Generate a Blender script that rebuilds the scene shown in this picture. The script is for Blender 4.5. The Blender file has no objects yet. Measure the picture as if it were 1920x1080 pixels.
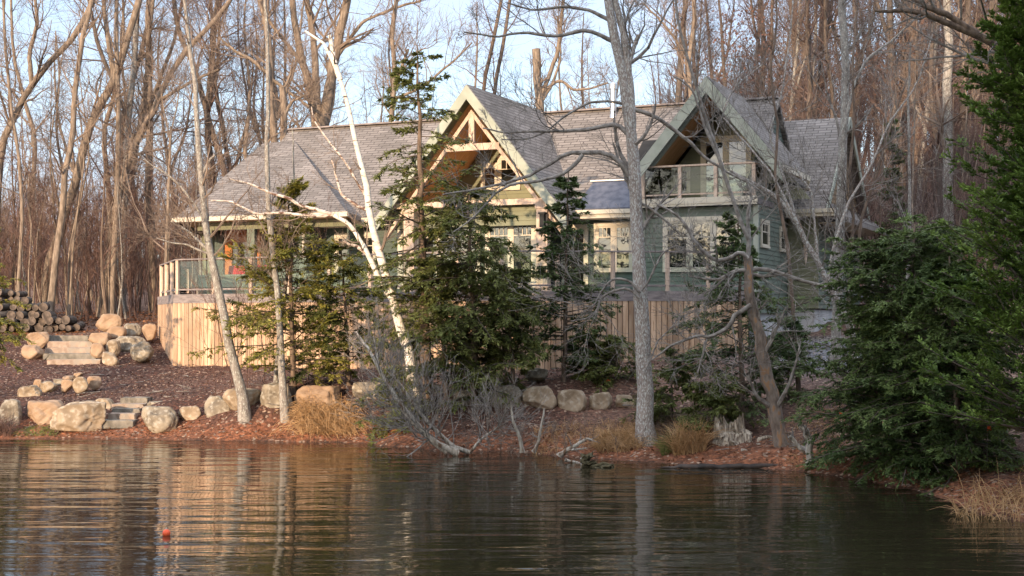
import bpy, bmesh, math, random
import numpy as np
from mathutils import Vector
random.seed(7); rng = np.random.default_rng(11)
R_ = math.radians
C = bpy.context.scene.collection
SC = bpy.context.scene
# ------------------------------------------------------------------ camera, sky, sun
F, EYE, YH = 2600.0, 2.8, 600.0
cam = bpy.data.cameras.new('camera'); co = bpy.data.objects.new('camera', cam); C.objects.link(co)
co.location = (0, 0, EYE); co.rotation_euler = (R_(90), 0, 0)
cam.sensor_width = 36; cam.lens = F / 1920 * 36; cam.shift_y = (YH - 540) / 1920
cam.clip_start = .1; cam.clip_end = 3000
SC.camera = co
SUN_EL, SUN_AZ = 11.0, 205.0          # azimuth clockwise from +Y (the view direction)
w = bpy.data.worlds.new('World'); SC.world = w; w.use_nodes = True
nt = w.node_tree; bg = nt.nodes['Background']; sky = nt.nodes.new('ShaderNodeTexSky')
sky.sky_type = 'NISHITA'; sky.sun_disc = False; sky.sun_elevation = R_(SUN_EL + 8); sky.sun_rotation = R_(SUN_AZ)
sky.air_density = 1.0; sky.dust_density = 1.0; sky.ozone_density = 1.0
sg = nt.nodes.new('ShaderNodeTexCoord'); smp = nt.nodes.new('ShaderNodeMapping'); smp.inputs['Scale'].default_value = (1, 1, 3); nt.links.new(sg.outputs['Generated'], smp.inputs[0])
cn = nt.nodes.new('ShaderNodeTexNoise'); cn.inputs['Scale'].default_value = 2.6; cn.inputs['Detail'].default_value = 7; nt.links.new(smp.outputs[0], cn.inputs[0])
cr = nt.nodes.new('ShaderNodeMapRange'); cr.inputs[1].default_value = .38; cr.inputs[2].default_value = .68; cr.inputs[3].default_value = .25; cr.inputs[4].default_value = .85; nt.links.new(cn.outputs[0], cr.inputs[0])
cm = nt.nodes.new('ShaderNodeMix'); cm.data_type = 'RGBA'; nt.links.new(cr.outputs[0], cm.inputs[0]); nt.links.new(sky.outputs[0], cm.inputs[6]);   # thin high cloud; overhead part, out of view, brightened to fill the shade
sxz = nt.nodes.new('ShaderNodeSeparateXYZ'); nt.links.new(sg.outputs['Generated'], sxz.inputs[0])
cz = nt.nodes.new('ShaderNodeMapRange'); cz.inputs[1].default_value = .28; cz.inputs[2].default_value = .8; nt.links.new(sxz.outputs[2], cz.inputs[0])
cc = nt.nodes.new('ShaderNodeMix'); cc.data_type = 'RGBA'; nt.links.new(cz.outputs[0], cc.inputs[0]); cc.inputs[6].default_value = (3.1, 3.6, 4.6, 1); cc.inputs[7].default_value = (11, 11.2, 12, 1); nt.links.new(cc.outputs[2], cm.inputs[7])
nt.links.new(cm.outputs[2], bg.inputs[0]); bg.inputs[1].default_value = .15
sl = bpy.data.lights.new('sun', 'SUN'); so = bpy.data.objects.new('sun', sl); C.objects.link(so)
sl.energy = 3.5; sl.angle = R_(.6); sl.color = (1, .73, .48)
sd = Vector((math.sin(R_(SUN_AZ)) * math.cos(R_(SUN_EL)), math.cos(R_(SUN_AZ)) * math.cos(R_(SUN_EL)), math.sin(R_(SUN_EL))))
so.rotation_euler = sd.to_track_quat('Z', 'Y').to_euler(); so.location = (-40, -60, 60)
SC.view_settings.view_transform = 'Standard'; SC.view_settings.look = 'None'
SC.view_settings.exposure = .9; SC.view_settings.gamma = 1
SC.cycles.max_bounces = 6; SC.cycles.transparent_max_bounces = 12
SC.cycles.sample_clamp_indirect = 4

def W(px, py, D): return Vector(((px - 960) / F * D, D, EYE + (YH - py) / F * D))
# ------------------------------------------------------------------ materials
def mat(name): 
    m = bpy.data.materials.new(name); m.use_nodes = True
    n = m.node_tree; return m, n, n.nodes['Principled BSDF']
def noise_mat(name, c1, c2, scale=6, rough=.85, stretch=(1, 1, 1), bump=.3, bdist=.02, c3=None, s3=2.0, t3=(.55, .65), island=0.0, detail=6, spec=.3, rng1=(.35, .65)):
    m, n, b = mat(name); N, L = n.nodes, n.links
    tc = N.new('ShaderNodeTexCoord'); mp = N.new('ShaderNodeMapping'); mp.inputs['Scale'].default_value = stretch
    L.new(tc.outputs['Object'], mp.inputs[0])
    t = N.new('ShaderNodeTexNoise'); t.inputs['Scale'].default_value = scale; t.inputs['Detail'].default_value = detail
    L.new(mp.outputs[0], t.inputs[0])
    r = N.new('ShaderNodeValToRGB'); r.color_ramp.elements[0].position, r.color_ramp.elements[1].position = rng1
    r.color_ramp.elements[0].color = (*c1, 1); r.color_ramp.elements[1].color = (*c2, 1)
    L.new(t.outputs[0], r.inputs[0]); col = r.outputs[0]
    if c3:
        t2 = N.new('ShaderNodeTexNoise'); t2.inputs['Scale'].default_value = s3; t2.inputs['Detail'].default_value = 5
        L.new(mp.outputs[0], t2.inputs[0])
        r2 = N.new('ShaderNodeMapRange'); r2.inputs[1].default_value, r2.inputs[2].default_value = t3
        L.new(t2.outputs[0], r2.inputs[0])
        mx = N.new('ShaderNodeMix'); mx.data_type = 'RGBA'; L.new(r2.outputs[0], mx.inputs[0])
        L.new(col, mx.inputs[6]); mx.inputs[7].default_value = (*c3, 1); col = mx.outputs[2]
    if island:
        g = N.new('ShaderNodeNewGeometry'); mr = N.new('ShaderNodeMapRange')
        mr.inputs[3].default_value = 1 - island; mr.inputs[4].default_value = 1 + island
        L.new(g.outputs['Random Per Island'], mr.inputs[0])
        hs = N.new('ShaderNodeHueSaturation'); L.new(mr.outputs[0], hs.inputs['Value']); L.new(col, hs.inputs['Color']); col = hs.outputs[0]
    L.new(col, b.inputs['Base Color']); b.inputs['Roughness'].default_value = rough
    b.inputs['Specular IOR Level'].default_value = spec
    if bump:
        bp = N.new('ShaderNodeBump'); bp.inputs['Strength'].default_value = bump; bp.inputs['Distance'].default_value = bdist
        L.new(t.outputs[0], bp.inputs['Height']); L.new(bp.outputs[0], b.inputs['Normal'])
    return m
M = {}
M['bark'] = noise_mat('bark', (.14, .108, .082), (.31, .245, .19), 5, stretch=(3, 3, .6), bump=.6, bdist=.04)
M['bark_dark'] = noise_mat('bark_dark', (.09, .065, .05), (.22, .16, .12), 5, stretch=(3, 3, .6), bump=.6, bdist=.04)
M['bark_grey'] = noise_mat('bark_grey', (.17, .15, .135), (.33, .30, .27), 7, stretch=(2, 2, .8), bump=.5, bdist=.03, c3=(.46, .48, .43), s3=22, t3=(.55, .64))
M['bark_lichen'] = noise_mat('bark_lichen', (.20, .16, .14), (.34, .29, .26), 9, stretch=(2, 2, .7), bump=.6, bdist=.03, c3=(.52, .53, .50), s3=26, t3=(.50, .60))
M['twig_red'] = noise_mat('twig_red', (.095, .056, .045), (.175, .105, .085), 1.2, bump=0)
M['twig_brown'] = noise_mat('twig_brown', (.14, .105, .085), (.26, .20, .16), 1.2, bump=0)
M['twig_shaded'] = noise_mat('twig_shaded', (.075, .053, .048), (.14, .10, .09), 1.2, bump=0)  # twig colour darkened to stand in for shade on the right slope
M['twig_grey'] = noise_mat('twig_grey', (.13, .112, .098), (.31, .285, .26), 9, bump=0)
M['twig_dark'] = noise_mat('twig_dark', (.07, .055, .045), (.15, .12, .10), 9, bump=0)
M['deadwood'] = noise_mat('deadwood', (.22, .19, .15), (.50, .46, .40), 6, stretch=(4, 4, .8), bump=.7, bdist=.04, c3=(.12, .07, .04), s3=3)
M['bark_rot'] = noise_mat('bark_rot', (.13, .10, .08), (.27, .225, .19), 6, stretch=(2, 2, .8), bump=.9, bdist=.05, c3=(.28, .17, .10), s3=6, t3=(.56, .59))
M['stump_wood'] = noise_mat('stump_wood', (.16, .12, .09), (.60, .53, .43), 5, stretch=(5, 5, .6), bump=.9, bdist=.05)
M['log_bark'] = noise_mat('log_bark', (.045, .038, .033), (.13, .11, .095), 6, bump=.6, bdist=.03, island=.3)
M['bark_shaded'] = noise_mat('bark_shaded', (.07, .055, .045), (.16, .13, .11), 5, stretch=(3, 3, .6), bump=.6, bdist=.04)  # darker copy of bark; the right wood's shade is put into the colour
M['birch'] = noise_mat('birch', (.62, .57, .50), (.80, .76, .70), 3, stretch=(1, 1, 5), bump=.3, bdist=.01, c3=(.10, .075, .06), s3=3.5, t3=(.60, .66))
M['birch_limb'] = noise_mat('birch_limb', (.40, .30, .24), (.75, .70, .64), 9, stretch=(1, 1, 2), bump=.3, bdist=.01, c3=(.14, .08, .06), s3=6, t3=(.52, .6))
def leafmat(name, c1, c2, sc=.8, isl=.35):
    m = noise_mat(name, c1, c2, sc, rough=.6, bump=0, island=isl, detail=2, spec=.25)
    n = m.node_tree; b = n.nodes['Principled BSDF']; o = n.nodes['Material Output']
    src = b.inputs['Base Color'].links[0].from_socket
    tr = n.nodes.new('ShaderNodeBsdfTranslucent'); n.links.new(src, tr.inputs[0])
    mx = n.nodes.new('ShaderNodeMixShader'); mx.inputs[0].default_value = .25
    n.links.new(b.outputs[0], mx.inputs[1]); n.links.new(tr.outputs[0], mx.inputs[2]); n.links.new(mx.outputs[0], o.inputs[0])
    return m
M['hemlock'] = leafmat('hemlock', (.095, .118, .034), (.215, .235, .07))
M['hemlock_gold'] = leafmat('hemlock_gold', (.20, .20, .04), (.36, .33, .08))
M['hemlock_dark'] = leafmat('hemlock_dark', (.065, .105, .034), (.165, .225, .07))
M['cedar'] = leafmat('cedar', (.085, .15, .03), (.20, .28, .06))
M['spruce'] = leafmat('spruce', (.070, .115, .042), (.16, .21, .08))
M['beech_leaf'] = leafmat('beech_leaf', (.12, .062, .045), (.21, .11, .08))
M['grass_dry'] = leafmat('grass_dry', (.40, .24, .11), (.58, .38, .20), 3, .3)
M['grass_green'] = leafmat('grass_green', (.10, .14, .04), (.22, .22, .07), 3, .3)
M['litter'] = leafmat('litter', (.14, .062, .034), (.30, .14, .07), 3, .5)
M['rock'] = noise_mat('rock', (.22, .165, .11), (.42, .33, .235), 2.2, bump=.8, bdist=.05, c3=(.46, .40, .32), s3=9, t3=(.50, .70))
M['rock_grey'] = noise_mat('rock_grey', (.15, .125, .095), (.34, .29, .22), 3, bump=.9, bdist=.06, c3=(.40, .37, .31), s3=9, t3=(.50, .68))
M['rock_tan'] = noise_mat('rock_tan', (.28, .185, .12), (.44, .315, .215), 2, bump=.7, bdist=.04, c3=(.25, .2, .15), s3=3, t3=(.6, .75))
M['slab'] = noise_mat('slab', (.27, .20, .155), (.44, .345, .275), 4, bump=.4, bdist=.02, c3=(.3, .26, .22), s3=2)
M['slab_grey'] = noise_mat('slab_grey', (.13, .12, .10), (.26, .235, .20), 5, bump=.6, bdist=.03)
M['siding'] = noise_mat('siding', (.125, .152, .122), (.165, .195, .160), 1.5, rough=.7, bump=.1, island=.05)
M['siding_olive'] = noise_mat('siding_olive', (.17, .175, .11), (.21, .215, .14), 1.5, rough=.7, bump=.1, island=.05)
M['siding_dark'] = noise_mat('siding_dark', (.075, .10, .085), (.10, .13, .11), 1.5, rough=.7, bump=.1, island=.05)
M['siding_brown'] = noise_mat('siding_brown', (.23, .155, .09), (.28, .19, .11), 1.5, rough=.7, bump=.1, island=.05)
M['trim_green'] = noise_mat('trim_green', (.29, .315, .26), (.37, .39, .33), 3, rough=.6, bump=.1)
M['trim_cream'] = noise_mat('trim_cream', (.56, .50, .40), (.64, .58, .47), 3, rough=.6, bump=.05)
M['cedar_pale'] = noise_mat('cedar_pale', (.46, .34, .26), (.64, .50, .40), 4, stretch=(4, 4, 1), bump=.3, bdist=.01)
M['soffit'] = noise_mat('soffit', (.60, .34, .16), (.76, .47, .25), 3, stretch=(1, 4, 1), bump=.2)
M['door_wood'] = noise_mat('door_wood', (.45, .16, .05), (.58, .23, .08), 3, bump=.1)
M['skirt'] = noise_mat('skirt', (.40, .26, .165), (.58, .41, .28), 2.2, stretch=(5, 5, .5), bump=.3, bdist=.01, c3=(.30, .15, .07), s3=5, t3=(.62, .70), island=.30)
M['deck_grey'] = noise_mat('deck_grey', (.16, .14, .14), (.30, .26, .25), 4, stretch=(1, 1, 4), bump=.3)
M['metal'] = noise_mat('metal', (.55, .55, .56), (.65, .65, .66), 4, rough=.3, bump=0); M['metal'].node_tree.nodes['Principled BSDF'].inputs['Metallic'].default_value = .9
M['black'] = noise_mat('black', (.02, .02, .02), (.03, .03, .03), 4, bump=0)
M['interior'] = noise_mat('interior', (.03, .03, .028), (.05, .05, .045), 4, bump=0)
M['concrete'] = noise_mat('concrete', (.42, .42, .43), (.58, .57, .57), 2, bump=.2)
M['red'] = noise_mat('red', (.5, .02, .03), (.62, .04, .05), 5, bump=0)
M['orange'] = noise_mat('orange', (.85, .10, .03), (.9, .13, .05), 5, rough=.35, bump=0)
M['moss'] = noise_mat('moss', (.045, .04, .02), (.12, .10, .055), 12, bump=.8, bdist=.04)
M['wet'] = noise_mat('wet', (.025, .02, .017), (.07, .05, .04), 6, rough=.5, bump=.5)
M['log_end'] = noise_mat('log_end', (.045, .036, .03), (.14, .11, .09), 7, bump=.3, island=.4)
M['flash'] = noise_mat('flash', (.05, .06, .09), (.11, .12, .16), 5, rough=.5, bump=.3, island=.2)
# window glass: dark behind, mirror-like in front
def glass_mat():
    m, n, b = mat('window_glass'); b.inputs['Base Color'].default_value = (.012, .015, .015, 1)
    b.inputs['Roughness'].default_value = .02; b.inputs['IOR'].default_value = 2.3
    t = n.nodes.new('ShaderNodeTexNoise'); t.inputs['Scale'].default_value = 1.6; t.inputs['Detail'].default_value = 2; c_ = n.nodes.new('ShaderNodeTexCoord'); n.links.new(c_.outputs['Object'], t.inputs[0])
    bp = n.nodes.new('ShaderNodeBump'); bp.inputs['Distance'].default_value = .012; bp.inputs['Strength'].default_value = .8; n.links.new(t.outputs[0], bp.inputs['Height']); n.links.new(bp.outputs[0], b.inputs['Normal'])
    return m
M['glass'] = glass_mat()
M['sky_glass'] = noise_mat('sky_glass', (.07, .13, .27), (.09, .16, .31), 2, rough=.08, bump=0)  # blue of a sky reflection put into the pane's base colour
def clear_mat():
    m, n, b = mat('clear_panel'); N, L = n.nodes, n.links
    t = N.new('ShaderNodeBsdfTransparent'); t.inputs[0].default_value = (.88, .93, .91, 1)
    g = N.new('ShaderNodeBsdfGlossy'); g.inputs['Roughness'].default_value = .02
    fr = N.new('ShaderNodeFresnel'); fr.inputs[0].default_value = 1.42
    x = N.new('ShaderNodeMixShader'); L.new(fr.outputs[0], x.inputs[0]); L.new(t.outputs[0], x.inputs[1]); L.new(g.outputs[0], x.inputs[2])
    L.new(x.outputs[0], N['Material Output'].inputs[0]); return m
M['clear'] = clear_mat()
def roof_mat():
    m, n, b = mat('shingles'); N, L = n.nodes, n.links
    uv = N.new('ShaderNodeUVMap'); br = N.new('ShaderNodeTexBrick'); L.new(uv.outputs[0], br.inputs[0])
    br.inputs['Scale'].default_value = 1; br.inputs['Brick Width'].default_value = .42; br.inputs['Row Height'].default_value = .145
    br.inputs['Mortar Size'].default_value = .014; br.inputs['Mortar Smooth'].default_value = .3; br.offset = .41
    br.inputs['Color1'].default_value = (.160, .142, .130, 1); br.inputs['Color2'].default_value = (.245, .220, .205, 1); br.inputs['Mortar'].default_value = (.075, .065, .06, 1)
    ns = N.new('ShaderNodeTexNoise'); ns.inputs['Scale'].default_value = .7; ns.inputs['Detail'].default_value = 8
    L.new(uv.outputs[0], ns.inputs[0])
    mr = N.new('ShaderNodeMapRange'); mr.inputs[1].default_value = .3; mr.inputs[2].default_value = .7; mr.inputs[3].default_value = .8; mr.inputs[4].default_value = 1.2
    L.new(ns.outputs[0], mr.inputs[0]); hs = N.new('ShaderNodeHueSaturation'); L.new(mr.outputs[0], hs.inputs['Value']); L.new(br.outputs[0], hs.inputs['Color'])
    L.new(hs.outputs[0], b.inputs['Base Color']); b.inputs['Roughness'].default_value = .9
    bp = N.new('ShaderNodeBump'); bp.invert = True; bp.inputs['Strength'].default_value = .8; bp.inputs['Distance'].default_value = .02
    L.new(br.outputs['Fac'], bp.inputs['Height']); L.new(bp.outputs[0], b.inputs['Normal']); return m
M['roof'] = roof_mat()
def water_mat():
    m, n, b = mat('water'); N, L = n.nodes, n.links
    b.inputs['Base Color'].default_value = (.019, .016, .009, 1); b.inputs['Roughness'].default_value = .03; b.inputs['IOR'].default_value = 1.36
    g = N.new('ShaderNodeNewGeometry')
    prev = None
    for sc, st, dist in (((.30, 1.5, 1), .6, .030), ((.9, 4.2, 1), .5, .0085), ((3.5, 9, 1), .4, .0016)):
        mp = N.new('ShaderNodeMapping'); mp.inputs['Scale'].default_value = sc; mp.inputs['Rotation'].default_value = (0, 0, R_(3))
        L.new(g.outputs['Position'], mp.inputs[0])
        t = N.new('ShaderNodeTexNoise'); t.inputs['Scale'].default_value = 1.0; t.inputs['Detail'].default_value = 1.5; t.inputs['Distortion'].default_value = st
        L.new(mp.outputs[0], t.inputs[0])
        bp = N.new('ShaderNodeBump'); bp.inputs['Strength'].default_value = 1; bp.inputs['Distance'].default_value = dist
        L.new(t.outputs[0], bp.inputs['Height'])
        if prev: L.new(prev.outputs[0], bp.inputs['Normal'])
        prev = bp
    L.new(prev.outputs[0], b.inputs['Normal']); return m
M['water'] = water_mat()
def ground_mat():
    m, n, b = mat('forest_floor'); N, L = n.nodes, n.links
    at = N.new('ShaderNodeVertexColor'); at.layer_name = 'zone'
    g = N.new('ShaderNodeNewGeometry')
    vo = N.new('ShaderNodeTexVoronoi'); vo.inputs['Scale'].default_value = 17; L.new(g.outputs['Position'], vo.inputs[0])
    ns = N.new('ShaderNodeTexNoise'); ns.inputs['Scale'].default_value = 9; ns.inputs['Detail'].default_value = 10; L.new(g.outputs['Position'], ns.inputs[0])
    sp = N.new('ShaderNodeSeparateColor'); L.new(vo.outputs['Color'], sp.inputs[0])
    mr = N.new('ShaderNodeMapRange'); mr.inputs[3].default_value = .45; mr.inputs[4].default_value = 1.5; L.new(sp.outputs[0], mr.inputs[0])
    mr2 = N.new('ShaderNodeMapRange'); mr2.inputs[1].default_value = .3; mr2.inputs[2].default_value = .7; mr2.inputs[3].default_value = .6; mr2.inputs[4].default_value = 1.4; L.new(ns.outputs[0], mr2.inputs[0])
    mu = N.new('ShaderNodeMath'); mu.operation = 'MULTIPLY'; L.new(mr.outputs[0], mu.inputs[0]); L.new(mr2.outputs[0], mu.inputs[1])
    hs = N.new('ShaderNodeHueSaturation'); L.new(at.outputs[0], hs.inputs['Color']); L.new(mu.outputs[0], hs.inputs['Value'])
    # pale chips
    gt = N.new('ShaderNodeMath'); gt.operation = 'GREATER_THAN'; gt.inputs[1].default_value = .93; L.new(sp.outputs[1], gt.inputs[0])
    mx = N.new('ShaderNodeMix'); mx.data_type = 'RGBA'; L.new(gt.outputs[0], mx.inputs[0]); L.new(hs.outputs[0], mx.inputs[6]); mx.inputs[7].default_value = (.36, .25, .18, 1)
    L.new(mx.outputs[2], b.inputs['Base Color']); b.inputs['Roughness'].default_value = .95
    bp = N.new('ShaderNodeBump'); bp.inputs['Distance'].default_value = .05; bp.inputs['Strength'].default_value = .9; L.new(mu.outputs[0], bp.inputs['Height']); L.new(bp.outputs[0], b.inputs['Normal'])
    return m
M['ground'] = ground_mat()
# ------------------------------------------------------------------ mesh helpers
class MB:
    def __init__(s): s.v = []; s.f = []; s.mi = []; s.n = 0; s.uv = []
    def add(s, V, Fc, mi=0):
        V = np.asarray(V, float).reshape(-1, 3); Fc = np.asarray(Fc, int)
        s.v.append(V); s.f.append(Fc + s.n); s.mi.append(np.full(len(Fc), mi)); s.n += len(V); return s
    def box(s, a, b, mi=0):
        x0, y0, z0 = a; x1, y1, z1 = b
        V = [(x0,y0,z0),(x1,y0,z0),(x1,y1,z0),(x0,y1,z0),(x0,y0,z1),(x1,y0,z1),(x1,y1,z1),(x0,y1,z1)]
        return s.add(V, BOXF, mi)
    def hexa(s, V, mi=0): return s.add(V, BOXF, mi)
    def beam(s, p, q, wd, ht, up=(0, 0, 1), mi=0):
        p, q, up = Vector(p), Vector(q), Vector(up); d = (q - p).normalized(); r = d.cross(up).normalized(); u = r.cross(d)
        r *= wd / 2; u *= ht / 2
        return s.add([p-r-u, p+r-u, q+r-u, q-r-u, p-r+u, p+r+u, q+r+u, q-r+u], BOXF, mi)
    def tubes(s, P, Rd, k=3, mi=0, cap=False):
        P = np.asarray(P, float); Rd = np.asarray(Rd, float)
        if P.ndim == 2: P = P[None]; Rd = Rd[None]
        N, m, _ = P.shape
        T = np.gradient(P, axis=1); T /= np.linalg.norm(T, axis=2, keepdims=True) + 1e-9
        ref = np.where(np.abs(T[..., 2:3]) > .9, np.array([1., 0, 0]), np.array([0, 0, 1.]))
        ref = np.broadcast_to(ref[:, :1], T.shape)
        A = np.cross(T, ref); A /= np.linalg.norm(A, axis=2, keepdims=True) + 1e-9; B = np.cross(T, A)
        an = np.arange(k) / k * 2 * np.pi
        V = P[:, :, None] + Rd[:, :, None, None] * (np.cos(an)[None, None, :, None] * A[:, :, None] + np.sin(an)[None, None, :, None] * B[:, :, None])
        i = np.arange(N)[:, None, None] * m * k + np.arange(m - 1)[None, :, None] * k; j = np.arange(k)[None, None]; j2 = (j + 1) % k
        Fq = np.stack([i + j, i + j2, i + k + j2, i + k + j], -1).reshape(-1, 4)
        s.add(V.reshape(-1, 3), Fq, mi); return s
    def quads(s, c, a, b, mi=0):   # diamond shaped leaves: centre, half axis a, half axis b
        V = np.stack([c - a, c + b, c + a, c - b], 1).reshape(-1, 3); n = len(c)
        s.add(V, np.arange(n * 4).reshape(n, 4), mi); return s
    def build(s, name, mats, parent=None, smooth=False, loc=None):
        if not isinstance(mats, (list, tuple)): mats = [mats]
        me = bpy.data.meshes.new(name)
        V = np.concatenate(s.v); 
        if loc is not None: V = V - np.array(loc)
        ls, lt, idx, mi = [], [], [], []
        for f, q in zip(s.f, s.mi):
            if len(f) == 0: continue
            idx.append(f.reshape(-1)); lt.append(np.full(len(f), f.shape[1])); mi.append(q)
        idx = np.concatenate(idx); lt = np.concatenate(lt); mi = np.concatenate(mi)
        me.vertices.add(len(V)); me.vertices.foreach_set('co', V.reshape(-1))
        me.loops.add(len(idx)); me.loops.foreach_set('vertex_index', idx.astype(np.int32))
        st = np.concatenate([[0], np.cumsum(lt)[:-1]])
        me.polygons.add(len(lt)); me.polygons.foreach_set('loop_start', st.astype(np.int32))
        me.polygons.foreach_set('material_index', mi.astype(np.int32))
        me.polygons.foreach_set('use_smooth', np.full(len(lt), smooth))
        for m_ in mats: me.materials.append(M[m_])
        me.update(calc_edges=True); me.validate()
        o = bpy.data.objects.new(name, me); C.objects.link(o)
        if loc is not None: o.location = loc
        if parent: o.parent = parent; 
        return o
BOXF = [[0,3,2,1],[4,5,6,7],[0,1,5,4],[1,2,6,5],[2,3,7,6],[3,0,4,7]]
def tag(o, label=None, cat=None, group=None, kind=None):
    if label: o['label'] = label
    if cat: o['category'] = cat
    if group: o['group'] = group
    if kind: o['kind'] = kind
    return o
def empty(name, loc, rz=0):
    o = bpy.data.objects.new(name, None); C.objects.link(o); o.location = loc; o.rotation_euler[2] = rz; o.empty_display_size = .2; return o
def nrm(a): return a / (np.linalg.norm(a, axis=-1, keepdims=True) + 1e-9)
# ------------------------------------------------------------------ terrain
shore = [(-900,822),(-200,822),(0,823),(300,824),(500,828),(650,830),(720,836),(850,850),(960,846),(1060,858),(1200,866),(1350,876),(1500,884),(1620,900),(1700,915),(1780,938),(1820,958),(1920,985),(2100,1005)]
cp = []
for px, py in shore:
    D = F * EYE / (py - YH); x = (px - 960) / F * D
    cp.append((x, D, 0)); cp.append((x - (1.2 if px > 1600 else 0), D - 1.6, -.5)); cp.append((x - (3 if px > 1600 else 0), D - 6, -1.6))
    if px < 1750: cp.append((x, D + .8, .16))
for px, py, D in [(-600,745,34.5),(60,752,34.5),(300,752,34.5),(-600,733,38),(100,735,38),(300,728,38),(-400,690,42),(130,690,42),(300,690,42),(325,685,42),(450,688,40.5),
    (-400,635,46),(130,690,42.5),(130,672,43.8),(130,650,45.2),(130,634,46.2),(230,806,33.3),(230,784,34.2),(230,765,35.1),(240,752,35.8),(50,645,45),(240,628,46.2),(296,630,46.5),(50,620,48),(200,602,52),(100,590,56),(300,590,56),(600,692,39.5),(800,697,37.5),(1000,697,36.6),(1290,668,37),(1400,660,37.5),
    (1540,628,41),(1560,642,38),(1500,690,35),(430,778,33.3),(520,775,33),(600,772,33),(520,726,34),(650,726,34),(930,765,31.4),(1080,770,31.4),(1200,768,31.4),(1000,724,32.3),(1150,716,32.6),
    (1000,812,30),(1350,800,29.5),(1450,750,31.5),(1600,720,31),(1600,620,42),(1700,560,50),(1650,508,58),(1700,490,60),(1800,720,28),(1850,830,24),(1920,900,21.5),(1960,720,26),(2100,900,21)]:
    p = W(px, py, D); cp.append(tuple(p))
cp += [(-40,60,3.2),(-40,90,5),(-20,90,5.5),(-10,70,4),(0,60,4),(0,90,8),(20,60,7),(20,90,11),(40,90,16),(40,60,12),(40,30,4),(60,60,16),(-60,42,2.3),(0,140,10),(60,140,22),(-60,140,9),(-30,200,12),(60,200,25),(25,40,4),(14,45,3.5),(150,60,20),(150,20,2),(-150,60,3),(-150,150,9),(150,150,27),(0,400,20),(200,400,30),(-200,400,15),(-12,75,3.8),(-60,32.5,0),(-150,32.5,0),(-60,26,-1.6),(-150,24,-1.6),(14,14,.2),(40,10,.3),(14,6,-1),(40,0,-1.6),(150,0,-1.6),(8,12,-1.5),(0,10,-2),(-40,10,-2),(20,45,4.2)]
cp = np.array(cp, float)
def rbf_fit(X, y, lam=.02):
    A = np.linalg.norm(X[:, None] - X[None], axis=2); n = len(X)
    Pm = np.hstack([np.ones((n, 1)), X]); K = np.block([[A - lam * np.eye(n) * -1, Pm], [Pm.T, np.zeros((3, 3))]])
    return np.linalg.solve(K, np.concatenate([y, np.zeros(3)]))
wts = rbf_fit(cp[:, :2], cp[:, 2], 0)
def gz(x, y):
    q = np.stack([np.asarray(x, float).ravel(), np.asarray(y, float).ravel()], 1); out = []
    for i in range(0, len(q), 4000):
        s_ = q[i:i+4000]; A = np.linalg.norm(s_[:, None] - cp[None, :, :2], axis=2)
        out.append(A @ wts[:-3] + wts[-3] + s_ @ wts[-2:])
    r = np.concatenate(out)
    return r.reshape(np.shape(x)) if np.ndim(x) else float(r[0])
def axis(segs):
    a = []
    for s0, s1, st in segs: a += list(np.arange(s0, s1, st))
    return np.array(a + [segs[-1][1]])
gx = axis([(-600,-100,50),(-100,-40,5),(-40,-20,1),(-20,16,.28),(16,40,1.2),(40,100,5),(100,600,50)])
gy = axis([(4,16,1.5),(16,50,.28),(50,70,.8),(70,120,3),(120,700,40)])
GX, GY = np.meshgrid(gx, gy); GZ = gz(GX, GY)
bump = (np.sin(GX*1.9+GY*.7)*np.cos(GY*2.3-GX*.4)*.035 + rng.normal(0, .018, GX.shape)) * (GZ > .03)
GZ = GZ + bump; GZ = np.clip(GZ, -2.5, 60)
nx, ny = len(gx), len(gy)
V = np.stack([GX, GY, GZ], -1).reshape(-1, 3); ii = (np.arange(ny - 1)[:, None] * nx + np.arange(nx - 1)[None]).reshape(-1)
b = MB(); b.add(V, np.stack([ii, ii + 1, ii + nx + 1, ii + nx], 1)); ground = b.build('ground', 'ground', smooth=True); tag(ground, kind='structure')
# zone colours: mulch, orange waterside litter, leaf litter, gravel
PX = 960 + GX / GY * F; PY = YH - (GZ - EYE) / GY * F
mul = np.array([.085, .034, .021]); ora = np.array([.24, .09, .042]); lit = np.array([.125, .062, .042]); gra = np.array([.17, .17, .19]); fl = np.array([.17, .095, .065]); red = np.array([.30, .10, .05])
nz = np.sin(GX * 1.3 + 1) * np.cos(GY * 1.7) * .5 + rng.normal(0, .25, GX.shape)
col = np.broadcast_to(fl, GX.shape + (3,)).copy()
def mixin(mask, c):
    global col
    mask = np.clip(mask, 0, 1)[..., None]; col = col * (1 - mask) + c * mask
ml = (GX < 1.5) & (GY < 47); mixin(ml * 1.0, mul)
mixin(((GX > -7.5) & (GY < 40) & (GX < 5)) * (.6 + .3 * nz), lit)
mixin(((GX > 4.5) & (GY < 60)) * (.7), lit)
mixin(np.exp(-((GX - 8.3) ** 2 / 3 + (GY - 36.5) ** 2 / 8)) * 1.8 + .2 * nz * (GX > 4) * (GY < 44), gra)
mixin(np.exp(-((GX - 14.) ** 2 / 4 + (GY - 51) ** 2 / 6)) * 1.8, np.array([.07, .075, .095]))
mixin(np.exp(-((GX - 15.) ** 2 / 16 + (GY - 58) ** 2 / 10)) * 1.4, red)
mixin((.42 - GZ) / .2 + nz * .35, ora)
mixin((.03 - GZ) / .05, np.array([.03, .022, .015]))
big = .5*np.sin(GX*.9+np.sin(GY*.6)*2)*np.cos(GY*.8+GX*.3) + .35*np.sin(GX*2.7+GY*1.9)*np.sin(GY*3.1-GX)
col = col * (1 + .42*big)[..., None]
ca = ground.data.color_attributes.new('zone', 'FLOAT_COLOR', 'POINT')
ca.data.foreach_set('color', np.concatenate([col.clip(0, 1), np.ones(GX.shape + (1,))], -1).reshape(-1))
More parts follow.
